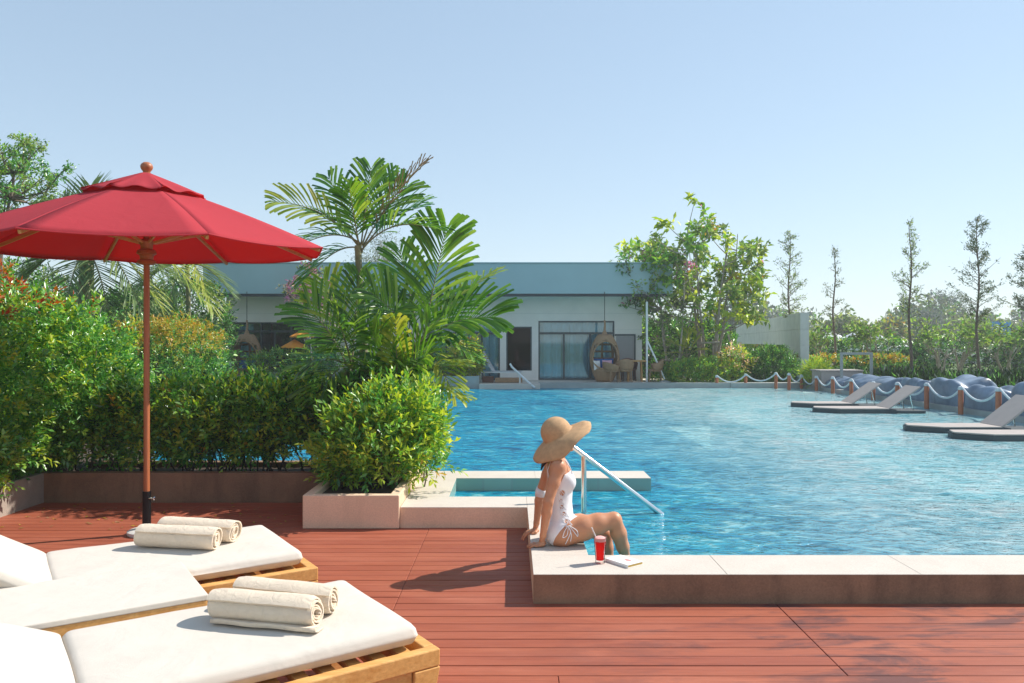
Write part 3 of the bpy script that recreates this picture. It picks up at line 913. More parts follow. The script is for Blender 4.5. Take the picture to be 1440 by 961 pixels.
def tub_chair(loc, rz, label, mat='wicker', h=.80):
    r = empty('wicker_chair', loc, rz, label, 'chair', 'wicker chairs of the terrace')
    Mr = ROOTM[r.name]
    m = MB(); vs = []; fs = []; n = 18
    for j in range(5):
        t = j / 4
        for i in range(n + 1):
            u = math.pi * (-.12 + 1.24 * i / n)
            top = (h - .42) * (.62 + .38 * math.sin(max(0, min(math.pi, u)))) ** 1.2
            rr = .27 + .05 * t
            vs.append(Mr @ Vector((rr * math.cos(u), rr * math.sin(u) * .95, .42 + top * t)))
    for j in range(4):
        for i in range(n):
            a = j * (n + 1) + i; fs.append((a, a + 1, a + n + 2, a + n + 1))
    m.add(vs, fs); m.build('backrest', M[mat], r, smooth=True, solid=.03)
    m = MB(); m.lathe([(.0, .36), (.25, .36), (.28, .40), (.27, .44), (0, .45)], 20, M=Mr); m.build('seat', M[mat], r, smooth=True)
    for sx, sy in ((-1, -1), (1, -1), (-1, 1), (1, 1)):
        m = MB(); m.tube([Mr @ Vector((sx * .20, sy * .18, .37)), Mr @ Vector((sx * .23, sy * .21, 0))], [.022, .018], 7); m.build('leg', M[mat], r, smooth=True)
    return r
tub_chair((3.88, 26.75, .2), R(180), 'brown wicker tub chair with its back to the pool, right of the egg chair')
tub_chair((4.15, 27.6, .2), 0, 'dark wicker chair behind the round table on the terrace', 'brown')
tub_chair((4.98, 27.0, .2), R(-95), 'wicker tub chair at the right end of the terrace beside the white pole')
tub_chair((3.42, 26.62, .2), R(120), 'low wicker tub chair standing in front of the right egg chair', h=.7)
tb = empty('round_table', (4.30, 27.15, .2), 0, 'round wooden terrace table among the wicker chairs', 'table')
m = MB(); m.lathe([(0, .70), (.44, .70), (.46, .72), (.44, .745), (0, .745)], 28, M=ROOTM[tb.name]); m.build('table_top', M['teak'], tb, smooth=True)
for k in range(4):
    u = k * math.pi / 2 + .7
    m = MB(); m.tube([(4.30 + .3 * math.cos(u), 27.15 + .3 * math.sin(u), .9), (4.30 + .34 * math.cos(u), 27.15 + .34 * math.sin(u), .2)], .025, 7); m.build('leg', M['teak'], tb)
pp = empty('awning_pole', (4.68, 26.9, .2), 0, 'white pole with a slanted brace standing at the right corner of the pavilion', 'pole')
m = MB(); m.tube([(4.68, 26.9, .2), (4.68, 26.9, 2.98)], .038, 10); m.build('post', M['white'], pp, smooth=True)
m = MB(); m.tube([(4.70, 26.9, 1.62), (5.28, 26.8, .30)], .03, 8); m.build('brace', M['white'], pp, smooth=True)
m = MB(); m.lathe([(0, 0), (.22, 0), (.22, .05), (.06, .09), (0, .09)], 18, c=(5.28, 26.8, .17)); m.build('foot_weight', M['kerb_teal'], pp)

# white sun lounger at the far step, its twin at the left
def sling_lounger(loc, rz, label):
    r = empty('white_sun_lounger', loc, rz, label, 'sun lounger', 'white sling loungers by the pavilion'); Mr = ROOTM[r.name]
    m = MB(); m.box(-.1, .85, -.32, .32, .30, .33, 0, Mr); m.build('seat', M['sling'], r)
    m = MB(); Mb = Mr @ Matrix.Translation((-.1, 0, .31)) @ Matrix.Rotation(R(60), 4, 'Y'); m.box(-.80, 0, -.32, .32, 0, .03, 0, Mb); m.build('backrest', M['sling'], r)
    m = MB(); m.box(-.6, .88, -.355, -.325, .27, .31, 0, Mr); m.box(-.6, .88, .325, .355, .27, .31, 0, Mr); m.build('frame', M['white'], r)
    for sx in (-.5, .78):
        for sy in (-.33, .33):
            m = MB(); m.box(sx, sx + .04, sy - .02, sy + .02, 0, .268, 0, Mr); m.build('leg', M['white'], r)
    return r
sling_lounger((-.55, 26.9, .25), R(-8), 'white sling sun lounger on the far pool step below the dark doorway')
sling_lounger((-7.75, 26.6, .2), R(180), 'white sling sun lounger seen over the hedge below the left window')
ps = empty('pouf', (-.62, 26.3, .21), 0, 'brown rattan foot stool beside the far white lounger', 'stool')
m = MB(); m.box(-1.0, -.62, 26.1, 26.45, .215, .42); m.build('base', M['brown'], ps, bevel=.02)
m = MB(); m.box(-.58, .35, 26.12, 26.5, .215, .37); 
tag(m.build('low_bench', M['wicker'], bevel=.02), 'low woven bench along the far pool step beside the lounger', 'bench')
hr = empty('handrail', (0.2, 26, .2), 0, 'white handrail sloping into the far side of the pool below the doorway', 'handrail')
for k, dy in enumerate((0, .55)):
    m = MB(); c = [at(717, 511 , 25.9 + dy), at(720, 516, 25.9 + dy), at(735, 530, 25.6 + dy), at(752, 545, 25.3 + dy)]
    m.tube(c, .035 if k == 0 else .02, 8); m.build('rail', M['white'], hr, smooth=True)
m = MB(); a = at(731, 525, 25.75); m.tube([a, (a.x, a.y, .2)], .025, 8); m.build('post', M['white'], hr)

# orange parasols reflected in the left window, built as one solid parasol
op = empty('parasol_reflection', (-7.35, 26.2, .2), 0, 'stand-in parasol for the two orange parasols reflected in the left window', 'parasol')
m = MB(); m.tube([(-7.35, 26.2, .2), (-7.35, 26.2, 2.02)], .02, 8); m.build('pole', M['bark_dark'], op)
def octa(c, r, h, n=8, lip=.04, rot=0):
    vs = [(c[0], c[1], c[2] + h)]; fs = []
    for j, (rr, zz) in enumerate(((r * .5, h * .48), (r, 0), (r, -lip))):
        for i in range(n):
            u = 2 * math.pi * i / n + rot; vs.append((c[0] + rr * math.cos(u), c[1] + rr * math.sin(u), c[2] + zz))
    for i in range(n):
        k = (i + 1) % n
        fs += [(0, 1 + i, 1 + k), (1 + i, 1 + n + i, 1 + n + k, 1 + k), (1 + n + i, 1 + 2 * n + i, 1 + 2 * n + k, 1 + n + k)]
    return vs, fs
for (zz, rr, hh) in ((1.42, .47, .26), (1.78, .42, .22)):
    vs, fs = octa((-7.35 + (.25 if zz > 1.6 else 0), 26.2, zz), rr, hh); m = MB(); m.add(vs, fs); m.build('canopy', M['orange'], op)

# concrete screen wall with its long opening, right of the pavilion
sw = empty('screen_wall', (10.3, 27.7, .17), 0, 'pale concrete screen wall with a long horizontal opening at the right of the pavilion', 'wall')
A = Vector((10.30, 27.7, 0)); B_ = Vector((14.6, 50.5, 0)); dv = (B_ - A); Lw = dv.length; dv.normalize()
sd = Vector((-dv.y, dv.x, 0))
Mw = Matrix(((dv.x, -sd.x, 0, A.x), (dv.y, -sd.y, 0, A.y), (0, 0, 1, 0), (0, 0, 0, 1)))
m = MB(); m.box(0, 3.6, 0, .30, .05, 1.46, 0, Mw); m.box(0, Lw, .001, .30, 1.462, 2.03, 0, Mw); m.box(0, Lw, .0, .30, 2.045, 2.64, 0, Mw); m.box(0.01, Lw, .012, .29, 2.03, 2.045, 0, Mw); m.box(Lw - .6, Lw, 0, .3, .05, 1.46, 0, Mw); m.box(3.6, Lw - .6, .02, .28, .05, .55, 0, Mw)
m.build('wall_face', M['concrete'], sw, bevel=.008)
lw_ = MB(); lw_.box(9.0, 13.5, 30.3, 30.5, .1, .72); o = lw_.build('low_wall', M['concrete'], bevel=.01)
tag(o, 'low pale concrete wall behind the dark bush next to the screen wall', 'wall')

# ------------------------------------------------------------------ rope posts along the far and right pool edge
pp_list = [(1008, 546, 26.0), (1048.5, 545, 25.95), (1091, 547, 25.5), (1109.5, 548, 24.9), (1127, 549, 24.2), (1148, 552, 23.3), (1171, 556, 22.2), (1197, 560, 21.1), (1228, 566, 20.0), (1262, 570, 18.9), (1303, 574, 17.6), (1351, 584, 16.0), (1404, 590, 14.6)]
tops = [528, 526, 524, 525, 527, 529, 530, 533, 537, 538, 539, 544, 546]
ordn = ['leftmost', 'second', 'third', 'fourth', 'fifth', 'sixth', 'seventh', 'eighth', 'ninth', 'tenth', 'eleventh', 'twelfth', 'thirteenth']
T = []
for k, (px, py, Y) in enumerate(pp_list):
    if k >= 4: Y = F * 9.58 / (px - 720)
    b0 = at(px, py, Y); tp = at(px, tops[k], Y)
    T.append(tp)
    lab = 'leftmost wooden rope post, at the far pool edge below the big tree' if k == 0 else '%s wooden rope post from the left along the pool edge' % ordn[k]
    r = empty('rope_post', (b0.x, b0.y, -.25), 0, lab, 'post', 'wooden posts carrying the rope')
    h = tp.z
    m = MB(); m.lathe([(.052, -.25), (.052, h - .07), (.045, h - .05)], 12, c=(b0.x, b0.y, 0)); m.build('post', M['post_wood'], r, smooth=True)
    m = MB(); m.lathe([(.050, 0), (.058, .01), (.058, .035), (.042, .07), (.0, .08)], 12, c=(b0.x, b0.y, h - .06)); m.build('cap', M['rope'], r, smooth=True)
m = MB(); pts = []
ext = at(1475, 552, F * 9.58 / 755)
TT = T + [ext]
for k in range(len(TT) - 1):
    a, b_ = TT[k], TT[k + 1]
    L = (b_ - a).length; sag = min(.36, .14 + L * .10)
    for j in range(12):
        t = j / 12; p = a.lerp(b_, t); p.z -= sag * 4 * t * (1 - t) ; p.y -= .0; pts.append(p + Vector((0, -.055, 0)))
pts.append(TT[-1])
m.tube(pts, .024, 7); tag(m.build('rope', M['rope'], smooth=True), 'pale rope swagged from post to post along the pool edge', 'rope')

# ------------------------------------------------------------------ tarpaulin covered daybeds along the right edge
def covered(px0, px1, ytop, label, seed, hump=0.0):
    Ya = min(27.3, F * 9.84 / (px0 - 720)); Yb = F * 9.84 / (px1 - 720); Y = Yb + .06; depth = (Ya - Yb) * .93
    x0, x1 = 9.82, 10.9
    zt = 1.72 - (ytop - 480) * (Yb * .6 + Ya * .4) / F
    rng = np.random.default_rng(seed); nx, ny = 44, 30
    vs = []; fs = []
    cx, cy = (x0 + x1) / 2, Y + depth / 2
    w = (x1 - x0) / 2
    ph = rng.uniform(0, 6, 12)
    U = []
    nr, nt_ = 16, 56
    for j in range(nr + 1):
        el = (j / nr) * math.pi / 2
        for i in range(nt_):
            u = 2 * math.pi * i / nt_
            ce, se = math.cos(el) ** .30, math.sin(el) ** .32
            cu, su = math.copysign(abs(math.cos(u)) ** .45, math.cos(u)), math.copysign(abs(math.sin(u)) ** .45, math.sin(u))
            X, Yy = ce * cu, ce * su
            fold = .05 * math.sin(5 * X + ph[0] + 2 * Yy) + .04 * math.sin(9 * Yy + ph[1] + 4 * X) + .03 * math.sin(14 * u + ph[2]) * (1 - se)
            z = .10 + (zt - .10) * se * (1 - .22 * math.sin(2.2 * X + ph[3]) ** 2 + hump * X) + fold * .6 * se
            rr = 1 + fold * .8 * (1 - .5 * se)
            vs.append((cx + w * X * rr, cy + depth / 2 * Yy * rr, z))
    for j in range(nr):
        for i in range(nt_):
            p0 = j * nt_ + i; p1 = j * nt_ + (i + 1) % nt_
            fs.append((p0, p1, p1 + nt_, p0 + nt_))
    fs.append(tuple((nr) * nt_ + i for i in range(nt_)))
    m = MB(); m.add(vs, fs)
    o = m.build('covered_daybed', M['tarp'], smooth=True, ang=60)
    return tag(o, label, 'covered daybed', 'daybeds wrapped in blue grey tarpaulin')
covered(1096, 1141, 533, 'small wrapped daybed beside the foot of the concrete screen wall', 1)
covered(1148, 1180, 535, 'wrapped daybed just right of the yellow grass tuft', 2)
covered(1181, 1212, 533, 'wrapped daybed in front of the grey metal frame', 3, .1)
covered(1213, 1260, 537, 'wrapped daybed behind the raised back of the farthest ledge lounger', 4)
covered(1262, 1299, 542, 'wrapped daybed with a pale sunlit top just left of the tallest one', 5, -.1)
covered(1300, 1350, 536, 'tallest wrapped daybed, its hood rising above the rope', 6, .0)
covered(1351, 1404, 553, 'low wrapped daybed between the twelfth and thirteenth rope posts', 7)
covered(1406, 1500, 548, 'wrapped daybed at the right edge of the photo', 8)

# ------------------------------------------------------------------ in-pool ledge loungers
def ledge_lounger(px, py, L, flat, label, rise=.52, w=.66):
    p = onz(px, py, WZ + .10)
    r = empty('ledge_lounger', (p.x, p.y, WZ - .1), 0, label, 'pool lounger', 'moulded loungers standing in the shallow water')
    Mr = Matrix.Translation((p.x, p.y, WZ))
    f = MB(); s_ = MB()
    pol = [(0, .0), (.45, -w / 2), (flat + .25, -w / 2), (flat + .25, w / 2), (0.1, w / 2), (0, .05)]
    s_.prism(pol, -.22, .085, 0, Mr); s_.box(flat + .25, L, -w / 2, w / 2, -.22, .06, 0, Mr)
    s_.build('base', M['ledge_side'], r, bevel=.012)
    f.prism([(.02, .0), (.46, -w / 2 + .01), (flat + .1, -w / 2 + .01), (flat + .1, w / 2 - .01), (.12, w / 2 - .01), (.02, .04)], .0865, .112, 0, Mr)
    f.build('seat', M['ledge_lounge'], r, bevel=.01)
    b = MB(); ll = .82; ang = math.asin(rise / ll * .9)
    Mb = Mr @ Matrix.Translation((flat + .1, 0, .10)) @ Matrix.Rotation(-ang, 4, 'Y')
    b.box(0, ll, -w / 2 + .01, w / 2 - .01, -.012, .018, 0, Mb)
    bo = b.build('backrest', M['ledge_lounge'], r, bevel=.01)
    for yy in (-.2, .2):
        e = Mb @ Vector((ll * .72, yy, -.01)); sp = MB(); sp.tube([e, Vector((e.x + .08, e.y, WZ + .06))], .012, 6); sp.build('prop', M['steel'], bo)
    return r
ledge_lounger(1113, 566, 2.2, 1.22, 'farthest grey ledge lounger in the shallow water, backrest raised')
ledge_lounger(1144, 573, 2.3, 1.42, 'second farthest grey ledge lounger, overlapping the one behind it')
ledge_lounger(1275, 598, 2.2, 1.36, 'grey ledge lounger with raised back at right, behind the nearest one', .56)
ledge_lounger(1340, 608, 2.3, 1.5, 'nearest grey ledge lounger, cut off by the right edge of the photo', .56)

# frame and counter by the right hedge
gf = empty('metal_frame', (10.7, 23.9, .15), 0, 'blue grey metal frame standing over a low grey counter before the right hedges', 'frame')
m = MB(); Yf = 23.8; a = at(1184, 497, Yf); b_ = at(1226, 497, Yf)
for x in (a.x, b_.x): m.box(x - .035, x + .035, Yf, Yf + .07, .15, a.z - .036)
m.box(a.x - .035, b_.x + .035, Yf, Yf + .07, a.z - .035, a.z + .035)
m.build('bars', M['kerb_teal'], gf)
m = MB(); m.box(at(1150, 0, 24.6).x, b_.x - .05, 24.3, 25.1, .15, 1.6 - 42 * 24.4 / F); m.box(at(1148, 0, 24.6).x, b_.x - .03, 24.26, 25.14, 1.6 - 42 * 24.4 / F + .001, 1.6 - 40 * 24.4 / F)
tag(m.build('counter', M['ledge_lounge'], bevel=.01), 'low grey counter block behind the metal frame at the right bank', 'counter')

# tents and a white flat roof beyond the right hedges
for k, (px, py, wd, hh, Y, lab) in enumerate([(1168, 487, 5.2, 1.25, 62, 'leftmost white tent roof beyond the right hedges'), (1205, 487, 5.6, 1.3, 64, 'middle white tent roof beyond the right hedges'), (1236, 487, 4.6, .95, 63, 'rightmost white tent roof beyond the right hedges')]):
    c = at(px, py, Y); r = empty('tent', (c.x, Y, 0), 0, lab, 'tent', 'white tents beyond the hedges')
    m = MB(); vs, fs = octa((c.x, Y, c.z), wd / 2, hh, 12, .3); m.add(vs, fs); m.build('roof', M['far_roof'], r)
    for dx in (-.8, .8):
        m = MB(); m.box(c.x + dx * wd / 2 - .05, c.x + dx * wd / 2 + .05, Y - .05, Y + .05, 0, c.z); m.build('pole', M['white'], r)
c = at(1330, 483, 58)
fr = empty('long_shed', (c.x + 5, 58, 0), 0, 'long low white roofed shed beyond the hedge at the far right', 'shed')
m = MB(); m.box(c.x, c.x + 16, 58, 62, 1.35, 1.62); m.build('roof', M['far_roof'], fr)
m = MB(); m.box(c.x + .5, c.x + 15.5, 58.5, 61.5, -.05, 1.35); m.build('wall', M['render_grey'], fr)
bb = at(1409, 462, 60)
m = MB(); m.box(bb.x - .7, bb.x + .7, 60, 60.12, bb.z - .55, bb.z + .55); m.box(bb.x - .6, bb.x - .52, 60.12, 60.2, -.05, bb.z); m.box(bb.x + .52, bb.x + .6, 60.12, 60.2, -.05, bb.z)
tag(m.build('blue_board', simple('blue_board', (.04, .22, .50), .6)), 'small bright blue board on posts above the shed at far right', 'board')
#@@NEAR

# ------------------------------------------------------------------ red parasol
ux, uy = -3.04, 6.45
um = empty('parasol', (ux, uy, 0), 0, 'big red eight sided parasol on a wooden pole beside the loungers', 'parasol')
tilt = Matrix.Translation((ux, uy, 2.36)) @ Matrix.Rotation(R(1.7), 4, 'X') @ Matrix.Translation((0, 0, 0))
def rimp(k, r=1.5, z=0.0, ang=None):
    u = R((-95 + 45 * k) if ang is None else ang); return tilt @ Vector((r * math.cos(u), r * math.sin(u), z))
def canopy_panels(r0, z0, r1, z1, sagr, rows, colsn, droop_edge):
    vs = []; fs = []
    for k in range(8):
        a0 = R(-95 + 45 * k); a1 = a0 + R(45)
        P0 = Vector((math.cos(a0), math.sin(a0), 0)); P1 = Vector((math.cos(a1), math.sin(a1), 0))
        o = len(vs)
        for j in range(rows + 1):
            t = j / rows; r = r0 + (r1 - r0) * t; z = z0 + (z1 - z0) * t
            for i in range(colsn + 1):
                s = i / colsn
                p = (P0 * (1 - s) + P1 * s) * r
                sag = 4 * s * (1 - s)
                vs.append(tilt @ Vector((p.x, p.y, z - sagr * sag * t * (1 - .2 * t) + droop_edge(s, t, k))))
        for j in range(rows):
            for i in range(colsn):
                a = o + j * (colsn + 1) + i; fs.append((a, a + colsn + 1, a + colsn + 2, a + 1))
    return vs, fs
vs, fs = canopy_panels(.26, .500, 1.5, .012, .035, 14, 10, lambda s, t, k: .018 * math.sin(math.pi * t))
m = MB(); m.add(vs, fs); cano = m.build('canopy', M['canopy'], um, smooth=True, ang=12, solid=.002)
# hem seam
m = MB()
for k in range(8):
    a, b_ = rimp(k, 1.5, .010), rimp(k + 1, 1.5, .010)
    pts = [a.lerp(b_, i / 10) - Vector((0, 0, .035 * .8 * 4 * (i / 10) * (1 - i / 10))) for i in range(11)]
    m.tube(pts, .006, 5)
m.build('hem', M['canopy'], cano, smooth=True)
prv = random.Random(4); wv = [prv.uniform(-1, 1) for _ in range(90)]
vs, fs = canopy_panels(.035, .625, .49, .448, .012, 8, 12, lambda s, t, k: (.013 * t ** 3 * math.sin(6.28 * (s * 1.6 + wv[k]))) + .012)
m = MB(); m.add(vs, fs); m.build('vent_cap', M['canopy'], um, smooth=True, ang=25, solid=.002)
m = MB(); m.tube([(ux, uy, .34), (ux, uy, 1.2), (ux, uy, 2.965)], .0245, 14); pole = m.build('pole', M['teak_dark'], um, smooth=True)
m = MB(); m.tube([(ux, uy, .01), (ux, uy, .355)], .034, 16); m.build('base_tube', M['black'], um, smooth=True)
m = MB(); m.tube([(ux + .03, uy - .02, .30), (ux + .075, uy - .03, .30)], .006, 8); m.lathe([(.0, -.004), (.014, -.004), (.014, .004), (0, .004)], 10, M=Matrix.Translation((ux + .08, uy - .03, .30)) @ Matrix.Rotation(R(90), 4, 'Y'))
m.build('clamp_screw', M['steel'], um)
m = MB(); m.lathe([(.0, 0), (.145, 0), (.15, .01), (.15, .03), (.13, .04), (.06, .05), (0, .05)], 32, c=(ux, uy, .0)); m.build('base_plate', M['concrete'], um, smooth=True)
m = MB(); m.lathe([(.0, 0), (.045, 0), (.060, .012), (.045, .03), (.028, .038), (.030, .05), (.044, .068), (.050, .088), (.044, .108), (.026, .124), (0, .13)], 24, c=(ux, uy, 2.965)); m.build('finial', M['teak_dark'], um, smooth=True)
m = MB(); m.lathe([(.0, 0), (.055, 0), (.075, .012), (.072, .03), (.05, .04), (.055, .075), (.078, .09), (.072, .115), (.045, .13), (.05, .17), (.062, .19), (.04, .21), (0, .21)], 24, c=(ux, uy, 2.24)); m.build('hub', M['teak_dark'], um, smooth=True)
for k in range(8):
    u = R(-95 + 45 * k); dz = Vector((math.cos(u), math.sin(u), 0))
    a = tilt @ (dz * .06 + Vector((0, 0, .50))); e = tilt @ (dz * 1.475 + Vector((0, 0, -.012)))
    m = MB(); m.bar(a, e, .020, .028); rb = m.build('rib', M['teak'], um, bevel=.003)
    h0 = Vector((ux, uy, 2.42)) + dz * .06; h1 = a.lerp(e, .48) - Vector((0, 0, .02))
    m = MB(); m.bar(h0, h1, .018, .022); m.build('strut', M['teak'], rb, bevel=.003)

# ------------------------------------------------------------------ wooden loungers with cream cushions
def rounded_slab(mb, Mx, x0, x1, y0, y1, z0, z1, puff=.008, nx=30, ny=16, r=.035, seed=0):
    """upholstered slab: closed mesh with rounded edges and a slightly uneven top"""
    rs = random.Random(seed); ph = [rs.uniform(0, 6) for _ in range(6)]
    vs = []; fs = []
    cx, cy = (x0 + x1) / 2, (y0 + y1) / 2; hx, hy = (x1 - x0) / 2, (y1 - y0) / 2; hz = (z1 - z0) / 2; cz = (z0 + z1) / 2
    prof = [(-1, -1)]
    rows = []
    # cross rings from the bottom centre outwards, round the side, to the top centre
    def ring(inset, z, corner):
        out = []
        a, b_ = hx - inset, hy - inset; c = min(corner, a, b_)
        for q, (sx, sy) in enumerate(((1, -1), (1, 1), (-1, 1), (-1, -1))):
            for i in range(5):
                t = R(-90 + 90 * q + 90 * i / 4)
                out.append((cx + sx * (a - c) + c * math.cos(t), cy + sy * (b_ - c) + c * math.sin(t), z))
            # straight run to next corner
            nxt = [(1, 1), (-1, 1), (-1, -1), (1, -1)][q]
            t = R(-90 + 90 * q + 90)
            p0 = (cx + sx * (a - c) + c * math.cos(t), cy + sy * (b_ - c) + c * math.sin(t))
            p1 = (cx + nxt[0] * (a - c) + c * math.cos(t), cy + nxt[1] * (b_ - c) + c * math.sin(t))
            for i in range(1, 9): out.append((p0[0] + (p1[0] - p0[0]) * i / 9, p0[1] + (p1[1] - p0[1]) * i / 9, z))
        return out
    hh = z1 - z0; rr = min(r, hh / 2)
    lv = [(min(hx, hy) * .97, z0), (rr, z0), (rr * .3, z0 + rr * .3), (0, z0 + rr), (-.003, cz), (0, z1 - rr), (rr * .1, z1 - rr * .55), (rr * .45, z1 - rr * .12), (rr, z1), (rr * 1.8, z1 + puff * .3), (hy * .4, z1 + puff), (hy * .97, z1 + puff * 1.1)]
    n = None
    for ins, z in lv:
        rg = ring(ins, z, .022 + rr * .2); n = len(rg)
        for (x, y, zz) in rg:
            w = .0025 * (math.sin(6 * x + ph[0]) + math.sin(9 * y + 3 * x + ph[1]) + math.sin(17 * x - 8 * y + ph[2]) * .5) if zz > cz else 0
            vs.append((x, y, zz + w))
    for j in range(len(lv) - 1):
        for i in range(n):
            a = j * n + i; b_ = j * n + (i + 1) % n; fs.append((a, b_, b_ + n, a + n))
    fs.append(tuple(range(n))[::-1]); fs.append(tuple((len(lv) - 1) * n + i for i in range(n)))
    mb.add(vs, fs, 0, Mx)
def lounger(P1, ang, width, seatL, tiltdeg, label, cus_label, seed):
    """P1: near right corner of the seat cushion on the top plane z .45; x axis runs back along the lounger"""
    c, s = math.cos(ang), math.sin(ang)
    r = empty('sun_lounger', (P1[0], P1[1], 0), 0, label, 'sun lounger', 'wooden sun loungers on the deck')
    Ml = Matrix(((c, s, 0, P1[0]), (s, -c, 0, P1[1]), (0, 0, 1, 0), (0, 0, 0, 1)))   # local x: along the lounger to its head, local y: across, away
    # choose y so that it points away from the camera
    if Ml[1][1] < 0: Ml[0][1] *= -1; Ml[1][1] *= -1
    L = seatL + .82
    def bx(mb, *a): mb.box(*a, 0, Ml)
    m = MB(); bx(m, -.06, L, -.065, -.015, .295, .365); bx(m, -.06, L, width + .015, width + .065, .295, .365)
    bx(m, -.06, -.01, -.014, width + .014, .295, .365); bx(m, L - .05, L, -.014, width + .014, .295, .365)
    m.build('rim', M['teak_l'], r, bevel=.006)
    n = 12; m = MB(); xx = .035
    while xx < seatL - .04:
        bx(m, xx, xx + .055, -.014, width + .014, .325, .352); xx += .105
    m.build('slats', M['teak_l'], r, bevel=.003)
    # solid side boards with tapered splayed legs
    for yy in (-.052, width + .027):
        m = MB(); bx(m, .06, L - .2, yy, yy + .025, .10, .293); m.build('side_panel', M['teak_l'], r, bevel=.004)
    m = MB(); bx(m, -.035, -.012, .03, width - .03, .10, .293); m.build('end_panel', M['teak_l'], r, bevel=.004)
    for x0 in (-.06, L - .12):
        for yy in (-.066, width + .013):
            m = MB(); sl = .045 if x0 < 0 else -.045
            vs = [(x0, yy, .293), (x0 + .115, yy, .293), (x0 + .085 + sl, yy, 0), (x0 + .02 + sl, yy, 0)]
            vs += [(x, y + .05, z) for x, y, z in vs]
            m.add(vs, [(0, 1, 2, 3), (7, 6, 5, 4), (0, 4, 5, 1), (1, 5, 6, 2), (2, 6, 7, 3), (3, 7, 4, 0)], 0, Ml)
            m.build('leg', M['teak_l'], r, bevel=.004)
    m = MB(); rounded_slab(m, Ml, .0, seatL, 0, width, .368, .450, seed=seed)
    m.build('seat_cushion', M['cushion'], r, smooth=True, ang=60)
    Mb = Ml @ Matrix.Translation((seatL + .02, 0, .365)) @ Matrix.Rotation(-R(tiltdeg), 4, 'Y')
    m = MB(); m.box(.0, .80, .0, .05, -.03, -.002, 0, Mb); m.box(0, .80, width - .05, width, -.03, -.002, 0, Mb)
    for i in range(8): m.box(.02 + i * .1, .075 + i * .1, .051, width - .051, -.025, -.004, 0, Mb)
    m.build('backrest', M['teak_l'], r, bevel=.003)
    m = MB(); rounded_slab(m, Mb, .0, .80, 0, width, .0, .085, seed=seed + 5)
    m.build('back_cushion', M['cushion'], r, smooth=True, ang=60)
    return r, Ml
_pa = math.atan2(-.66, -.98)
M['teak_l'] = wood('teak_oiled', (.62, .28, .07), (.84, .49, .17), 0)
lA, MA = lounger((-1.145, 4.26), math.atan2(-.67, -1.0), .775, 1.19, 32, 'wooden sun lounger with cream cushion farther back, next to the parasol pole', None, 3)
lB, MBm = lounger((-.375, 3.14), math.atan2(-.68, -.98), .765, 1.20, 23, 'nearest wooden sun lounger with cream cushion at the bottom left', None, 8)
st = empty('side_table', (-1.35, 3.43, 0), 0, 'low wooden side table with white top between the two loungers', 'table')
an = math.atan2(-.665, -1.0); c, s = math.cos(an), math.sin(an)
Mt = Matrix(((c, -s, 0, -1.347), (s, c, 0, 3.43), (0, 0, 1, 0), (0, 0, 0, 1)))
Mt[0][1], Mt[1][1] = -.553, .833
Mt[0][0], Mt[1][0] = -.833, -.553
m = MB(); m.box(0, 1.05, -.02, .60, .461, .487, 0, Mt); m.build('table_top', M['cushion'], st, bevel=.005)
m = MB(); m.box(.004, 1.046, -.016, .596, .405, .4605, 0, Mt); m.build('apron', M['teak_l'], st, bevel=.004)
for ax in (.05, .94):
    for ay in (.02, .50):
        m = MB(); m.box(ax, ax + .06, ay, ay + .06, 0, .4045, 0, Mt); m.build('leg', M['teak_l'], st, bevel=.004)

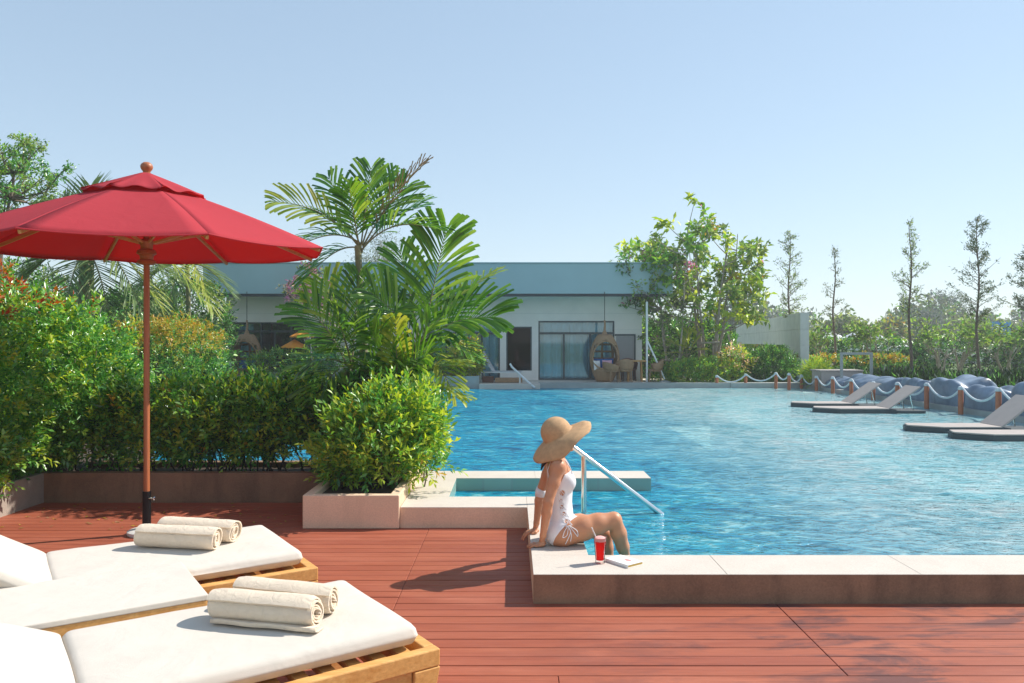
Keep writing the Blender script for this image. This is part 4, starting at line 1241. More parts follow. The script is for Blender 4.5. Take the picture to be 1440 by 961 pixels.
def towel(c, rz, L, rad, label, seed, flap=False):
    r = empty('rolled_towel', c, rz, label, 'towel', 'rolled towels on the loungers')
    pr = random.Random(seed); Mr = ROOTM[r.name]
    turns = 3.6; n = 110
    sec = []
    for i in range(n + 1):                                  # spiral section
        t = i / n; th = t * turns * 2 * math.pi - 1.2
        rr = .012 + (rad - .018) * t
        rr *= 1 + .03 * math.sin(2 * th + seed)
        sec.append((rr * math.cos(th), rr * math.sin(th) * .94 + rad * .94))
    tk = (rad - .018) / turns * .40
    nx = 16; vs = []; fs = []
    for side in (0, 1):
        for j in range(nx + 1):
            x = -L / 2 + L * j / nx
            edge = abs(2 * j / nx - 1)
            for i, (y, z) in enumerate(sec):
                i0 = max(0, i - 1); i1 = min(n, i + 1)
                ty, tz = sec[i1][0] - sec[i0][0], sec[i1][1] - sec[i0][1]; q = math.hypot(ty, tz) or 1
                off = tk if side == 0 else -tk
                if edge > .93: off *= .55
                y2, z2 = y + tz / q * off, z - ty / q * off
                wob = .003 * math.sin(3 * x * 9 + i * .1 + seed) + (.006 * math.sin(i * .22 + seed) * (1 if edge > .9 else 0))
                shr = 1 - .05 * max(0, edge - .8) / .2
                vs.append((x + (wob * 1.4 if edge > .9 else 0), y2 * shr, rad * .94 + (z2 - rad * .94) * shr + wob * .3))
    W_ = n + 1; H = (nx + 1) * W_
    for j in range(nx):
        for i in range(n):
            a = j * W_ + i
            fs.append((a, a + 1, a + W_ + 1, a + W_)); fs.append((H + a, H + a + W_, H + a + W_ + 1, H + a + 1))
    for j, fl in ((0, False), (nx, True)):
        for i in range(n):
            a = j * W_ + i; f = (a, a + 1, H + a + 1, H + a); fs.append(f if fl else f[::-1])
    for j in range(nx):
        a = j * W_ + n; fs.append((a, H + a, H + a + W_, a + W_))
    zmin = min(v[2] for v in vs)
    vs = [(x, y, z - zmin) for x, y, z in vs]
    m = MB(); m.add(vs, fs, 0, Mr)
    o = m.build('roll', M['towel'], r, smooth=True, ang=70)
    if flap:
        m = MB(); k = 10; v2 = []; f2 = []
        for j in range(k + 1):
            x = -L / 2 + .03 + (L - .0) * j / k
            for (y, z) in ((-rad * .15, .004), (-rad * .75, .004), (-rad * 1.02, .012), (-rad * 1.0, .022), (-rad * .6, .020)):
                v2.append((x, y + .004 * math.sin(j * 1.3), z))
        for j in range(k):
            for i in range(4):
                a = j * 5 + i; f2.append((a, a + 1, a + 6, a + 5))
        m.add(v2, f2, 0, Mr); m.build('loose_edge', M['towel'], r, smooth=True, ang=80, solid=.008)
    return r
def tpos(px, py, z=.455): p = onz(px, py, z); return (p.x, p.y, z)
_p = onz(372, 893, .455)
towel((-1.0, 3.14, .461), R(-13), .46, .073, 'front rolled beige towel on the nearest lounger, its loose edge tucked under', 1, True)
towel((-.965, 3.30, .461), R(-16), .46, .072, 'rear rolled beige towel on the nearest lounger', 2)
towel((-1.845, 4.28, .459), R(-10), .47, .073, 'front rolled beige towel on the farther lounger by the parasol', 3)
towel((-1.80, 4.45, .459), R(-13), .47, .072, 'rear rolled beige towel on the farther lounger by the parasol', 4)

# ------------------------------------------------------------------ handrail in the entry basin
hr = empty('handrail', (.62, 6.93, WZ), 0, 'polished steel handrail slanting into the pool behind the seated woman', 'handrail')
m = MB(); a = at(804, 627, 6.95); b_ = at(926, 720, 7.02); dn = (b_ - a).normalized()
m.tube([a - Vector((.012, 0, .03)), a, a + dn * .03, b_, b_ + dn * .5], .0245, 16); m.build('rail', M['steel'], hr, smooth=True)
pxp = .645
zt = a.z + (pxp - a.x) * (b_.z - a.z) / (b_.x - a.x)
m = MB(); m.tube([(pxp, 6.96, -.8), (pxp, 6.96, zt)], .0245, 16); m.build('post', M['steel'], hr, smooth=True)

# ------------------------------------------------------------------ drink and book
dk = empty('iced_drink', (.566, 4.98, CZ), 0, 'tall glass of red iced drink with a white straw on the pool edge', 'drink')
D0 = (.566, 4.98, CZ)
m = MB(); m.lathe([(.0, .0), (.027, .0), (.030, .004), (.0295, .02), (.0405, .172), (.0385, .172), (.0275, .022), (.0, .020)], 28, c=D0); m.build('glass', M['tumbler'], dk, smooth=True)
m = MB(); m.lathe([(.0, .021), (.0270, .0225), (.0365, .142), (0, .142)], 24, c=D0); m.build('juice', M['juice'], dk, smooth=True)
m = MB(); m.lathe([(.0, .1425), (.0367, .1425), (.0382, .164), (.02, .172), (0, .170)], 24, c=D0); m.build('foam', M['foam'], dk, smooth=True)
m = MB(); m.tube([(D0[0] + .01, 4.98, CZ + .03), (D0[0] - .03, 4.975, CZ + .175), (D0[0] - .055, 4.97, CZ + .232)], .0035, 8); m.build('straw', M['white'], dk, smooth=True)
bk = empty('book', (.72, 4.99, CZ), 0, 'white covered book with yellow page edges lying on the pool edge', 'book')
Mk = Matrix.Translation((.722, 4.985, CZ)) @ Matrix.Rotation(R(-52), 4, 'Z')
m = MB(); m.box(-.098, .096, -.066, .0655, .0035, .0175, 0, Mk); m.build('pages', M['page'], bk)
m = MB(); m.box(-.10, .10, -.07, .07, .0005, .003, 0, Mk); m.box(-.10, .10, -.07, .07, .018, .0205, 0, Mk); m.box(-.1, .10, -.0725, -.0702, .0005, .0205, 0, Mk)
cv = m.build('cover', M['cover'], bk, bevel=.0006)
m = MB(); m.lathe([(.0, 0), (.018, 0), (.018, .0006), (0, .0006)], 5, 0, Mk @ Matrix.Translation((.02, .012, .0206)) @ Matrix.Scale(1.6, 4, (1, 0, 0))); m.build('print', M['print_red'], cv)

# ------------------------------------------------------------------ the seated woman: one continuous surface from a distance field
class SDF:
    def __init__(s, lo, hi, h):
        s.lo = np.array(lo, float); s.h = h
        s.n = np.ceil((np.array(hi) - s.lo) / h).astype(int) + 1
        s.D = np.full(tuple(s.n), .5, np.float32)
    def _win(s, a, b, pad):
        i0 = np.maximum(0, np.floor((np.array(a) - pad - s.lo) / s.h).astype(int))
        i1 = np.minimum(s.n, np.ceil((np.array(b) + pad - s.lo) / s.h).astype(int) + 1)
        if np.any(i1 <= i0): return None
        g = np.meshgrid(*[s.lo[k] + s.h * np.arange(i0[k], i1[k]) for k in range(3)], indexing='ij')
        return tuple(slice(a_, b_) for a_, b_ in zip(i0, i1)), np.stack(g, -1).astype(np.float32)
    def _join(s, w, d, k):
        o = s.D[w]
        if k <= 0: s.D[w] = np.minimum(o, d); return
        hh = np.clip(.5 + .5 * (o - d) / k, 0, 1)
        s.D[w] = o * (1 - hh) + d * hh - k * hh * (1 - hh)
    def cone(s, a, b, ra, rb, k=.02):
        a = np.array(a, float); b = np.array(b, float)
        R_ = max(ra, rb); w = s._win(np.minimum(a, b), np.maximum(a, b), R_ + k + .03)
        if w is None: return s
        w, P = w
        ab = b - a; t = np.clip(((P - a) @ ab) / max(1e-9, ab @ ab), 0, 1)
        d = np.linalg.norm(P - a - t[..., None] * ab, axis=-1) - (ra + (rb - ra) * t)
        s._join(w, d.astype(np.float32), k); return s
    def chain(s, pts, rad, k=.02):
        for i in range(len(pts) - 1): s.cone(pts[i], pts[i + 1], rad[i], rad[i + 1], k)
        return s
    def ell(s, c, r, k=.02, rot=None):
        c = np.array(c, float); r = np.array(r, float); m_ = r.max()
        w = s._win(c - m_, c + m_, k + .03)
        if w is None: return s
        w, P = w
        q = P - c
        if rot is not None: q = q @ np.array(rot)
        k0 = np.linalg.norm(q / r, axis=-1); k1 = np.linalg.norm(q / (r * r), axis=-1) + 1e-6
        s._join(w, (k0 * (k0 - 1) / k1).astype(np.float32), k); return s
    def mesh(s, D=None):
        D = s.D if D is None else D
        I = D < 0; nx, ny, nz = D.shape
        acc = np.zeros((nx - 1, ny - 1, nz - 1, 3), np.float32); cnt = np.zeros((nx - 1, ny - 1, nz - 1), np.float32)
        def sh(o): return (slice(o[0], nx - 1 + o[0]), slice(o[1], ny - 1 + o[1]), slice(o[2], nz - 1 + o[2]))
        for ax in range(3):
            o1, o2 = [k for k in range(3) if k != ax]
            for u in (0, 1):
                for v in (0, 1):
                    a = [0, 0, 0]; a[o1] = u; a[o2] = v; b = list(a); b[ax] = 1
                    da, db = D[sh(a)], D[sh(b)]; x = (da < 0) != (db < 0)
                    t = np.where(x, da / np.where(x, da - db, 1), 0)
                    for c_ in range(3): acc[..., c_] += np.where(x, (t if c_ == ax else a[c_]), 0)
                    cnt += x
        cell = cnt > 0
        idx = np.full(cell.shape, -1, np.int64); ii = np.argwhere(cell); idx[cell] = np.arange(len(ii))
        V = (ii + acc[cell] / cnt[cell][:, None]) * s.h + s.lo
        Fq = []
        for ax in range(3):
            o1, o2 = [k for k in range(3) if k != ax]
            sl0 = [slice(None)] * 3; sl0[ax] = slice(0, -1); sl1 = [slice(None)] * 3; sl1[ax] = slice(1, None)
            x = I[tuple(sl0)] != I[tuple(sl1)]
            q = np.argwhere(x); q = q[(q[:, o1] > 0) & (q[:, o2] > 0) & (q[:, o1] < D.shape[o1] - 1) & (q[:, o2] < D.shape[o2] - 1)]
            e1 = np.zeros(3, int); e1[o1] = 1; e2 = np.zeros(3, int); e2[o2] = 1
            f = np.stack([idx[tuple(p_.T)] for p_ in (q - e1 - e2, q - e2, q, q - e1)], -1)
            inn = I[tuple(q.T)]
            flip = inn ^ (ax == 1)
            f[~flip] = f[~flip][:, ::-1]
            Fq.append(f)
        return V, np.concatenate(Fq)

HX = 5.49
lo, hi = (.06, 5.05, -.42), (1.02, 6.0, 1.12)
wmn = empty('woman', (.36, 5.5, CZ), 0, 'woman in white laced swimsuit and wide straw hat sitting on the pool edge', 'person')
def torso(s):
    # pelvis, waist, ribs, chest, shoulders, seat
    s.ell((.350, 5.50, .270), (.100, .160, .098), .03)
    s.ell((.315, 5.425, .255), (.085, .085, .080), .03)
    s.ell((.315, 5.575, .255), (.085, .085, .080), .03)
    s.ell((.345, 5.50, .37), (.082, .128, .09), .04)
    s.ell((.342, 5.50, .47), (.078, .112, .11), .045)
    s.ell((.338, 5.50, .60), (.092, .130, .13), .045)
    s.ell((.325, 5.50, .70), (.078, .145, .08), .04)
    s.ell((.398, 5.43, .615), (.046, .052, .056), .03)
    s.ell((.398, 5.57, .615), (.046, .052, .056), .03)
    return s
hipn, knn, ann = (.36, 5.415, .265), (.715, 5.44, .348), (.812, 5.50, .045)
hipf, knf, anf = (.37, 5.585, .262), (.665, 5.565, .215), (.700, 5.60, -.17)
def legs(s):
    s.chain([hipn, (.50, 5.415, .298), (.60, 5.425, .325), knn], [.096, .084, .070, .054], .025)
    s.chain([knn, (.750, 5.455, .25), (.782, 5.478, .15), ann], [.052, .055, .045, .030], .018)
    s.chain([ann, (.828, 5.50, -.01)], [.030, .032], .01)
    s.chain([(.818, 5.502, -.005), (.885, 5.505, -.055), (.945, 5.51, -.085)], [.030, .026, .016], .012)
    s.chain([hipf, (.49, 5.583, .272), (.60, 5.575, .255), knf], [.094, .082, .068, .053], .025)
    s.chain([knf, (.672, 5.575, .12), (.695, 5.59, -.03), anf], [.052, .054, .044, .030], .018)
    s.chain([anf, (.705, 5.60, -.225)], [.030, .031], .01)
    s.chain([(.70, 5.60, -.225), (.77, 5.60, -.262), (.825, 5.60, -.272)], [.029, .026, .016], .012)
    return s
shn, eln, wrn = (.318, 5.345, .735), (.248, 5.295, .505), (.214, 5.345, .262)
shf, elf, wrf = (.300, 5.650, .735), (.212, 5.715, .495), (.182, 5.750, .255)
body = SDF(lo, hi, .0048)
torso(body); legs(body)
# neck, head with a face under the hat
body.chain([(.318, 5.50, .745), (.322, 5.50, .80), (.328, 5.50, .85)], [.055, .045, .044], .03)
for sh_, el_, wr_ in ((shn, eln, wrn), (shf, elf, wrf)):
    sgn = -1 if sh_[1] < 5.5 else 1
    body.cone((.325, 5.50 + sgn * .06, .752), sh_, .045, .050, .035)
    mid = tuple((a * .55 + b * .45) for a, b in zip(sh_, el_))
    body.chain([sh_, mid, el_], [.050, .041, .034], .02)
    m2 = tuple((a * .7 + b * .3) for a, b in zip(el_, wr_))
    body.chain([el_, m2, wr_], [.034, .035, .022], .015)
hc = np.array((.334, 5.50, .922))
body.ell(hc, (.094, .074, .108), .01)
body.ell(hc + (.045, 0, -.055), (.052, .048, .055), .02)                    # jaw
body.cone(hc + (.090, 0, .005), hc + (.112, 0, -.028), .008, .013, .008)    # nose
body.ell(hc + (.094, 0, -.060), (.012, .022, .007), .006)                   # lips
body.ell(hc + (.087, 0, -.088), (.016, .02, .014), .01)                     # chin
body.ell(hc + (.082, .034, .022), (.014, .022, .006), .008); body.ell(hc + (.082, -.034, .022), (.014, .022, .006), .008)
body.ell(hc + (-.004, -.076, -.012), (.018, .010, .032), .005); body.ell(hc + (-.004, .076, -.012), (.018, .010, .032), .005)
# hands: palms laid on the stone, fingers over the left edge
def hand(s, w, palm_c, dirx, diry, zt, curl=0.0, sgn=1):
    """w wrist; the palm lies on the coping; dirx unit vector along fingers, diry towards the thumb"""
    w = np.array(w); dx = np.array(dirx) / np.linalg.norm(dirx); dy = np.array(diry) / np.linalg.norm(diry)
    pc = np.array(palm_c)
    s.cone(w, pc, .021, .019, .012)
    kn = []
    for i, o in enumerate((-.028, -.0095, .0095, .027)):
        b = pc + dy * (-o) * .6 - dx * .01; e = pc + dx * (.036 - .004 * abs(i - 1.6)) + dy * (-o)
        e[2] = zt + .014
        s.cone(b, e, .016, .0115, .008); kn.append(e)
    for i, (e, L) in enumerate(zip(kn, (.062, .070, .065, .050))):
        sp = (-.028, -.0095, .0095, .027)[i] * 5.5
        f = dx + dy * (-sp); f /= np.linalg.norm(f)
        p1 = e + f * L * .45 + np.array((0, 0, .004 - curl * .01)); p2 = p1 + f * L * .30 + np.array((0, 0, -.005 - curl * .016)); p3 = p2 + f * L * .22 + np.array((0, 0, -.004 - curl * .022))
        s.chain([e, p1, p2, p3], [.0098, .0088, .0080, .0066], .003)
    tb = pc - dx * .018 + dy * .022; t1 = tb + dy * .026 + dx * .018 + np.array((0, 0, -.004)); t2 = t1 + dx * .026 + dy * .006; t2[2] = zt + .009; t1[2] = min(t1[2], zt + .016)
    s.chain([tb, t1, t2], [.014, .0105, .0078], .005)
hand(body, wrn, (.205, 5.372, CZ + .024), (-.93, .10, 0), (.15, .98, 0), CZ, 0.2)
hand(body, wrf, (.172, 5.765, CZ + .024), (-.97, -.12, 0), (.0, -1, 0), CZ, 1.0)
V, Fq = body.mesh()
bo = raw_mesh('body', V, Fq, M['skin'], None, wmn, True)
q = bo.modifiers.new('smooth', 'SMOOTH'); q.factor = .5; q.iterations = 2
# swimsuit: torso shell, 4 mm outside the skin, trimmed at neckline, back, arm holes, legs and laced sides
ts = SDF((.18, 5.28, .14), (.56, 5.72, .82), .0036)
torso(ts)
ts.cone(hipn, (.50, 5.415, .298), .096, .084, .025); ts.cone(hipf, (.49, 5.583, .272), .094, .082, .025)
g = np.meshgrid(*[ts.lo[k] + ts.h * np.arange(ts.n[k]) for k in range(3)], indexing='ij')
X, Y_, Z = g
neck = Z - (.675 + .35 * (X - .36) - 1.2 * np.abs(np.abs(Y_ - 5.5) - .055) * 0 )               # top line, higher in front
back = (Z - (.50 + 1.9 * (X - .27)))                                                          # low back sweeping up to the chest
top = np.maximum(neck, np.where(X < .40, back, neck))
ay = np.abs(Y_ - 5.5)
leg = (X - .395) * .80 + (ay - .02) * .55 - (Z - .262) * .62 - .012                             # high cut leg line
leg = np.where(Z < .40, leg, -1)
seat = -(Z - .16)
D = ts.D - .0045
Dm = np.maximum(np.maximum(D, top), np.maximum(leg, seat))
holes = [(at(790.5, 693, 5.38), .017, .020), (at(788.5, 704, 5.38), .009, .010), (at(790, 713, 5.38), .013, .014), (at(793, 722.5, 5.38), .015, .013), (at(797, 732, 5.38), .017, .012)]
for (c_, rx, rz) in holes:
    e = np.sqrt(((X - c_.x) / rx) ** 2 + ((Z - c_.z) / rz) ** 2) - 1
    hh = np.where(Y_ < 5.5, -e * min(rx, rz), -1)
    Dm = np.maximum(Dm, hh)
# hollow: keep only the shell
Dm = np.maximum(Dm, -(ts.D + .004))
V, Fq = ts.mesh(Dm.astype(np.float32))
so = raw_mesh('swimsuit', V, Fq, M['suit'], None, wmn, True)
q = so.modifiers.new('smooth', 'SMOOTH'); q.factor = .4; q.iterations = 2
# laces, bow and shoulder strap
def skin_y(x, z):
    i = int(round((x - ts.lo[0]) / ts.h)); k = int(round((z - ts.lo[2]) / ts.h))
    i = max(0, min(ts.n[0] - 1, i)); k = max(0, min(ts.n[2] - 1, k))
    row = ts.D[i, :, k]; j = np.argmax(row < .004)
    return ts.lo[1] + ts.h * j - .004 if row[j] < .004 else 5.37
m = MB(); zig = []
for n_, (px, py) in enumerate([(786, 686), (795, 697), (785, 700), (794, 709), (785, 709), (797, 718), (787, 719), (801, 727), (790, 729), (804, 736), (795, 738)]):
    p = at(px, py, 5.38); zig.append(Vector((p.x, skin_y(p.x, p.z), p.z)))
for a, b_ in zip(zig[:-1], zig[1:]):
    mid_ = a.lerp(b_, .5); mid_.y = min(mid_.y, skin_y(mid_.x, mid_.z)) ; m.tube([a, mid_, b_], .0022, 6)
for a, b_ in zip(zig[:-3], zig[3:]):
    mid_ = a.lerp(b_, .5); mid_.y = min(mid_.y, skin_y(mid_.x, mid_.z)) - .002; m.tube([a, mid_, b_], .0020, 6)
kn0 = zig[-1] + Vector((.006, -.006, -.004))
def thy(p): return Vector((p.x, min(5.325, skin_y(p.x, p.z) - .004) if p.x < .55 else 5.325, p.z))
for path in ([(798, 738), (802, 746), (798, 757), (795, 764)], [(800, 738), (808, 748), (812, 753), (811, 745), (800, 738)], [(799, 738), (794, 745), (791, 754), (797, 751), (799, 739)], [(799, 739), (803, 750), (802, 760)]):
    pts = [thy(at(px, py, 5.34)) for px, py in path]
    sm = []
    for i in range(len(pts) - 1):
        for j in range(4):
            t = j / 4; p0 = pts[max(0, i - 1)]; p1 = pts[i]; p2 = pts[i + 1]; p3 = pts[min(len(pts) - 1, i + 2)]
            sm.append(.5 * ((2 * p1) + (p2 - p0) * t + (2 * p0 - 5 * p1 + 4 * p2 - p3) * t * t + (3 * p1 - p0 - 3 * p2 + p3) * t ** 3))
    sm.append(pts[-1]); m.tube(sm, .0026, 6)
m.build('lacing', M['suit'], wmn, smooth=True)
m = MB()
for sy in (-1, 1):
    ps_ = [Vector((.425, 5.5 + sy * .075, .665)), Vector((.405, 5.5 + sy * .085, .72)), Vector((.375, 5.5 + sy * .085, .765)), Vector((.325, 5.5 + sy * .08, .798)), Vector((.275, 5.5 + sy * .075, .765)), Vector((.250, 5.5 + sy * .07, .70)), Vector((.262, 5.5 + sy * .07, .60)), Vector((.266, 5.5 + sy * .07, .50))]
    m.tube(ps_, .0045, 6)
m.build('strap', M['suit'], wmn, smooth=True)
# white band added on the far arm, standing for the swimsuit back
m = MB()
e_, w_ = Vector(elf), Vector(wrf)
m.tube([Vector(shf).lerp(e_, .90), e_, e_.lerp(w_, .14)], [.038, .0375, .038], 14, cap=False)
m.build('suit_band', M['suit'], wmn, smooth=True, solid=.004)
# hair: cap, nape and a lock falling at the back
hs = SDF((.18, 5.36, .60), (.50, 5.64, 1.06), .005)
hs.ell(hc + (-.010, 0, .012), (.100, .082, .110), .01)
hs.chain([(.285, 5.50, .90), (.250, 5.48, .82), (.228, 5.46, .76), (.205, 5.45, .70)], [.055, .034, .018, .006], .02)
hs.chain([(.285, 5.50, .90), (.262, 5.52, .82), (.250, 5.52, .74)], [.05, .03, .008], .02)
gx = np.meshgrid(*[hs.lo[k] + hs.h * np.arange(hs.n[k]) for k in range(3)], indexing='ij')
face = (gx[0] - (.405 + .25 * (gx[2] - .95)))
V, Fq = hs.mesh(np.maximum(hs.D, face).astype(np.float32))
ho = raw_mesh('hair', V, Fq, M['hair'], None, wmn, True)
q = ho.modifiers.new('smooth', 'SMOOTH'); q.factor = .5; q.iterations = 2
# hat: crown and wide drooping brim
hb = Vector((.322, 5.49, .942))
ax_ = Vector((-.50, -.12, .85)).normalized(); fx = (Vector((1, 0, 0)) - ax_ * ax_.x).normalized(); fy = ax_.cross(fx)
Mh = Matrix(((fx.x, fy.x, ax_.x, hb.x), (fx.y, fy.y, ax_.y, hb.y), (fx.z, fy.z, ax_.z, hb.z), (0, 0, 0, 1)))
nu = 72
prof = []
vs = [(0, 0, .128)]; fs = []
def droop(u, t):
    side = abs(math.sin(u)); front = max(0, math.cos(u)); backk = max(0, -math.cos(u))
    a = .10 * front + .62 * side ** 1.4 * (1 - .25 * front) + .30 * backk
    return a
rings = []
for j in range(1, 9):
    e = j / 8 * math.pi / 2; rings.append(('c', math.sin(e) * .104, .022 + math.cos(e) * .106))
rings.append(('c', .106, .005)); rings.append(('c', .108, -.004))
for j in range(1, 11): rings.append(('b', j / 10, 0))
for kind, a, b_ in rings:
    for i in range(nu):
        u = 2 * math.pi * i / nu
        if kind == 'c': vs.append((a * math.cos(u) * 1.04, a * math.sin(u) * .97, b_))
        else:
            W0 = .131 + .010 * math.sin(2 * u + .6)
            dr_ = droop(u, a)
            rr = .108 + W0 * a * math.cos(dr_ * (.6 + .5 * a)); zz = -.004 - W0 * a * math.sin(dr_ * (.6 + .5 * a)) + .010 * a * a * math.sin(5 * u + .5) - .014 * a ** 4
            if math.cos(u) > .8: zz -= .02 * max(0, a - .75) / .25 * (math.cos(u) - .8) / .2
            vs.append((rr * math.cos(u), rr * math.sin(u), zz))
for i in range(nu): fs.append((0, 1 + i, 1 + (i + 1) % nu))
for j in range(len(rings) - 1):
    for i in range(nu):
        a = 1 + j * nu + i; b_ = 1 + j * nu + (i + 1) % nu; fs.append((a, a + nu, b_ + nu, b_))
m = MB(); m.add(vs, fs, 0, Mh); hat = m.build('hat', M['straw'], wmn, smooth=True, ang=80, solid=.0035)
#@@PLANTS

# ------------------------------------------------------------------ hedges and the shrub round the deck
shrub('hedge', 'tall rounded green hedge with red young shoots on top at the left', 'hedge', (-5.6, 7.0, .22),
      [((-5.75, 7.0, 1.22), (1.25, 2.4, 1.12), 2.6, .09, 7400, .25), ((-4.72, 8.25, 1.0), (.72, .70, .92), 2.3, .14, 1900, .3), ((-4.95, 6.4, .62), (.52, 2.3, .42), 2.2, .16, 2000, .2)],
      ['lf_hedge', 'lf_mid', 'lf_young', 'lf_red', 'lf_orange'], [5, 3.6, 1.3, .01, .01], .064, .031, (8,), .11, 11, stems=26, top_special=(3, 1.98, .5, 0), clump=.085, clump_f=12)
shrub('hedge', 'long loose hedge behind the low wall at the back of the deck', 'hedge', (-3.1, 8.25, .2),
      [((-3.15, 8.2, .74), (1.45, .36, .28), 3.2, .14, 1900, .42), ((-2.35, 8.25, .72), (.75, .34, .38), 2.6, .16, 800, .42), ((-3.7, 8.25, .62), (.9, .3, .32), 2.6, .14, 520, .36), ((-2.9, 8.2, .96), (1.1, .2, .14), 2.2, .25, 320, .9)],
      ['lf_hedge', 'lf_mid', 'lf_young', 'lf_orange', 'lf_dark'], [3.0, 3.4, 2.0, .06, .8], .075, .032, (8,), .16, 12, stems=46, up=1.0, stemr=.009, barkm='bark_dark', clump=.07, clump_f=12)
shrub('shrub', 'bushy yellow green shrub growing in the plaster planter box', 'shrub', (-1.3, 7.4, .24),
      [((-1.24, 7.40, .70), (.40, .42, .30), 2.2, .26, 420, .25), ((-1.34, 7.35, .48), (.38, .42, .26), 2.2, .24, 220, .24), ((-1.00, 7.45, .80), (.28, .34, .24), 2.1, .3, 220, .35),
       ((-1.50, 7.3, .70), (.26, .32, .24), 2.1, .3, 170, .35), ((-1.18, 7.3, .90), (.27, .30, .17), 2.1, .3, 150, .5), ((-.90, 7.4, .58), (.20, .30, .20), 2.1, .26, 140, .3), ((-1.60, 7.25, .50), (.19, .3, .20), 2.1, .26, 120, .28)],
      ['lf_mid', 'lf_young', 'lf_hedge', 'lf_orange'], [3.4, 3.2, 2.0, .10], .078, .030, (9,), .18, 13, stems=26, up=1.0, stemr=.008, clump=.07, clump_f=8)

# ------------------------------------------------------------------ palms behind the planter
def palm(name, label, base, head, fr, seed, trunk_r=.045, mats='lf_palm', part='frond', group=None, **kw):
    pr = random.Random(seed)
    r = empty(name, base, 0, label, 'palm', group)
    b0 = Vector(base); h0 = Vector(head)
    if (h0 - b0).length > .3:
        m = MB(); pts = []
        for i in range(13):
            t = i / 12; p = b0.lerp(h0, t) + Vector((.05 * math.sin(t * 3 + seed), 0, 0)); pts.append(p)
        rr = []
        for i in range(13): rr.append(trunk_r * (1.15 - .35 * i / 12))
        m.tube(pts, rr, 10); m.build('trunk', M['palm_stem'], r, smooth=True)
    for spec in fr:
        (px, py, Y), dr_, kw2 = spec
        k = dict(nl=22, llen=.46, lw=.031, mats=mats, blunt=True); k.update(kw); k.update(kw2)
        frond(pr, h0 + Vector((pr.uniform(-.03, .03), pr.uniform(-.03, .03), pr.uniform(-.08, .02))), at(px, py, Y), dr_, k['nl'], k['llen'], k['lw'], k['mats'], r,
              blunt=k['blunt'], sweep=k.get('sweep', .72), vee=k.get('vee', .3), start=k.get('start', .2), up=k.get('up', (0, 0, 1)), rach=k.get('rach', .011))
    return r
Y0 = 8.75
CAMUP = (0, -.8, .6)
palm('palm', 'tallest palm above the planter, its slim trunk rising over the pavilion roof', (-1.70, Y0, .2), at(508, 345, Y0),
     [((386, 283, 8.6), .16, dict(mats='lf_palm_y', nl=18, up=(-.2, -.8, .6), llen=.36)),
      ((522, 236, 9.0), .02, dict(up=CAMUP, nl=20, llen=.38)),
      ((602, 226, 8.7), .10, dict(mats='lf_palm_b', llen=.26, lw=.028, nl=24, sweep=.8)),
      ((612, 322, 8.4), .20, dict(nl=24)),
      ((410, 352, 8.3), .20, dict(nl=22)),
      ((462, 250, 9.2), .06, dict(up=CAMUP, nl=18, llen=.34)),
      ((572, 262, 9.1), .08, dict(up=CAMUP, nl=20)),
      
      
      ((440, 300, 8.9), .14, dict(nl=18, llen=.34)), ((590, 292, 8.9), .16, dict(nl=22)), ((545, 244, 9.2), .03, dict(up=CAMUP, nl=20, llen=.34)), ((430, 392, 8.6), .2, dict(nl=20)), ((490, 262, 8.5), .05, dict(up=CAMUP, nl=18, llen=.34))], 1, .046)
palm('palm', 'palm with broad arching fronds leaning over the pool at the right of the clump', (-1.05, 8.55, .2), at(588, 482, 8.5),
     [((628, 322, 8.7), .03, dict(up=(.1, -.85, .5), nl=26, llen=.58, lw=.041)),
      ((696, 446, 8.3), .15, dict(up=(0, -.75, .65), nl=26, llen=.58, lw=.040)),
      ((698, 384, 9.3), .10, dict(mats='lf_palm_y', nl=20, llen=.36)),
      ((562, 352, 8.9), .04, dict(up=CAMUP, nl=24, llen=.42)),
      ((668, 506, 8.0), .18, dict(nl=18, llen=.34)),
      ((655, 420, 9.0), .08, dict(up=CAMUP, nl=20)),
      ((520, 410, 8.4), .10, dict(up=CAMUP, nl=20)),
      ((640, 560, 7.9), .16, dict(nl=16, llen=.36, mats='lf_palm_y'))], 2, .05)
palm('palm', 'lower dark green palm filling the left side of the clump behind the shrub', (-1.85, 8.55, .2), at(492, 512, 8.4),
     [((428, 430, 8.6), .12, dict(up=CAMUP, nl=20)), ((446, 560, 7.9), .22, dict(nl=18)),
      ((505, 385, 8.7), .02, dict(up=CAMUP, nl=24, llen=.40)), ((560, 432, 8.5), .10, dict(up=CAMUP, nl=20)), ((536, 470, 8.0), .12, dict(nl=18, up=CAMUP)),
      ((455, 395, 8.9), .06, dict(up=CAMUP, nl=20, mats='lf_palm_y')), ((590, 520, 8.1), .15, dict(nl=20)), ((475, 452, 7.9), .10, dict(nl=18, up=CAMUP)), ((430, 520, 8.0), .2, dict(nl=18))], 3, .04)
palm('palm', 'young palm with bright upright fronds just behind the planter shrub', (-1.25, 8.4, .2), at(562, 548, 8.2),
     [((556, 448, 8.1), .02, dict(up=CAMUP, nl=16, llen=.26, lw=.04, mats='lf_palm_y')), ((606, 452, 8.3), .06, dict(up=CAMUP, nl=18, llen=.36)),
      ((652, 515, 8.1), .18, dict(nl=18, llen=.34, mats='lf_palm_y')), ((520, 470, 8.1), .08, dict(up=CAMUP, nl=18, llen=.34)), ((655, 560, 7.9), .12, dict(nl=14, llen=.30, mats='lf_palm_y')),
      ((600, 500, 7.9), .1, dict(nl=16, up=CAMUP)), ((505, 520, 8.0), .12, dict(nl=16)), ((640, 480, 8.4), .12, dict(nl=16))], 4, .03)
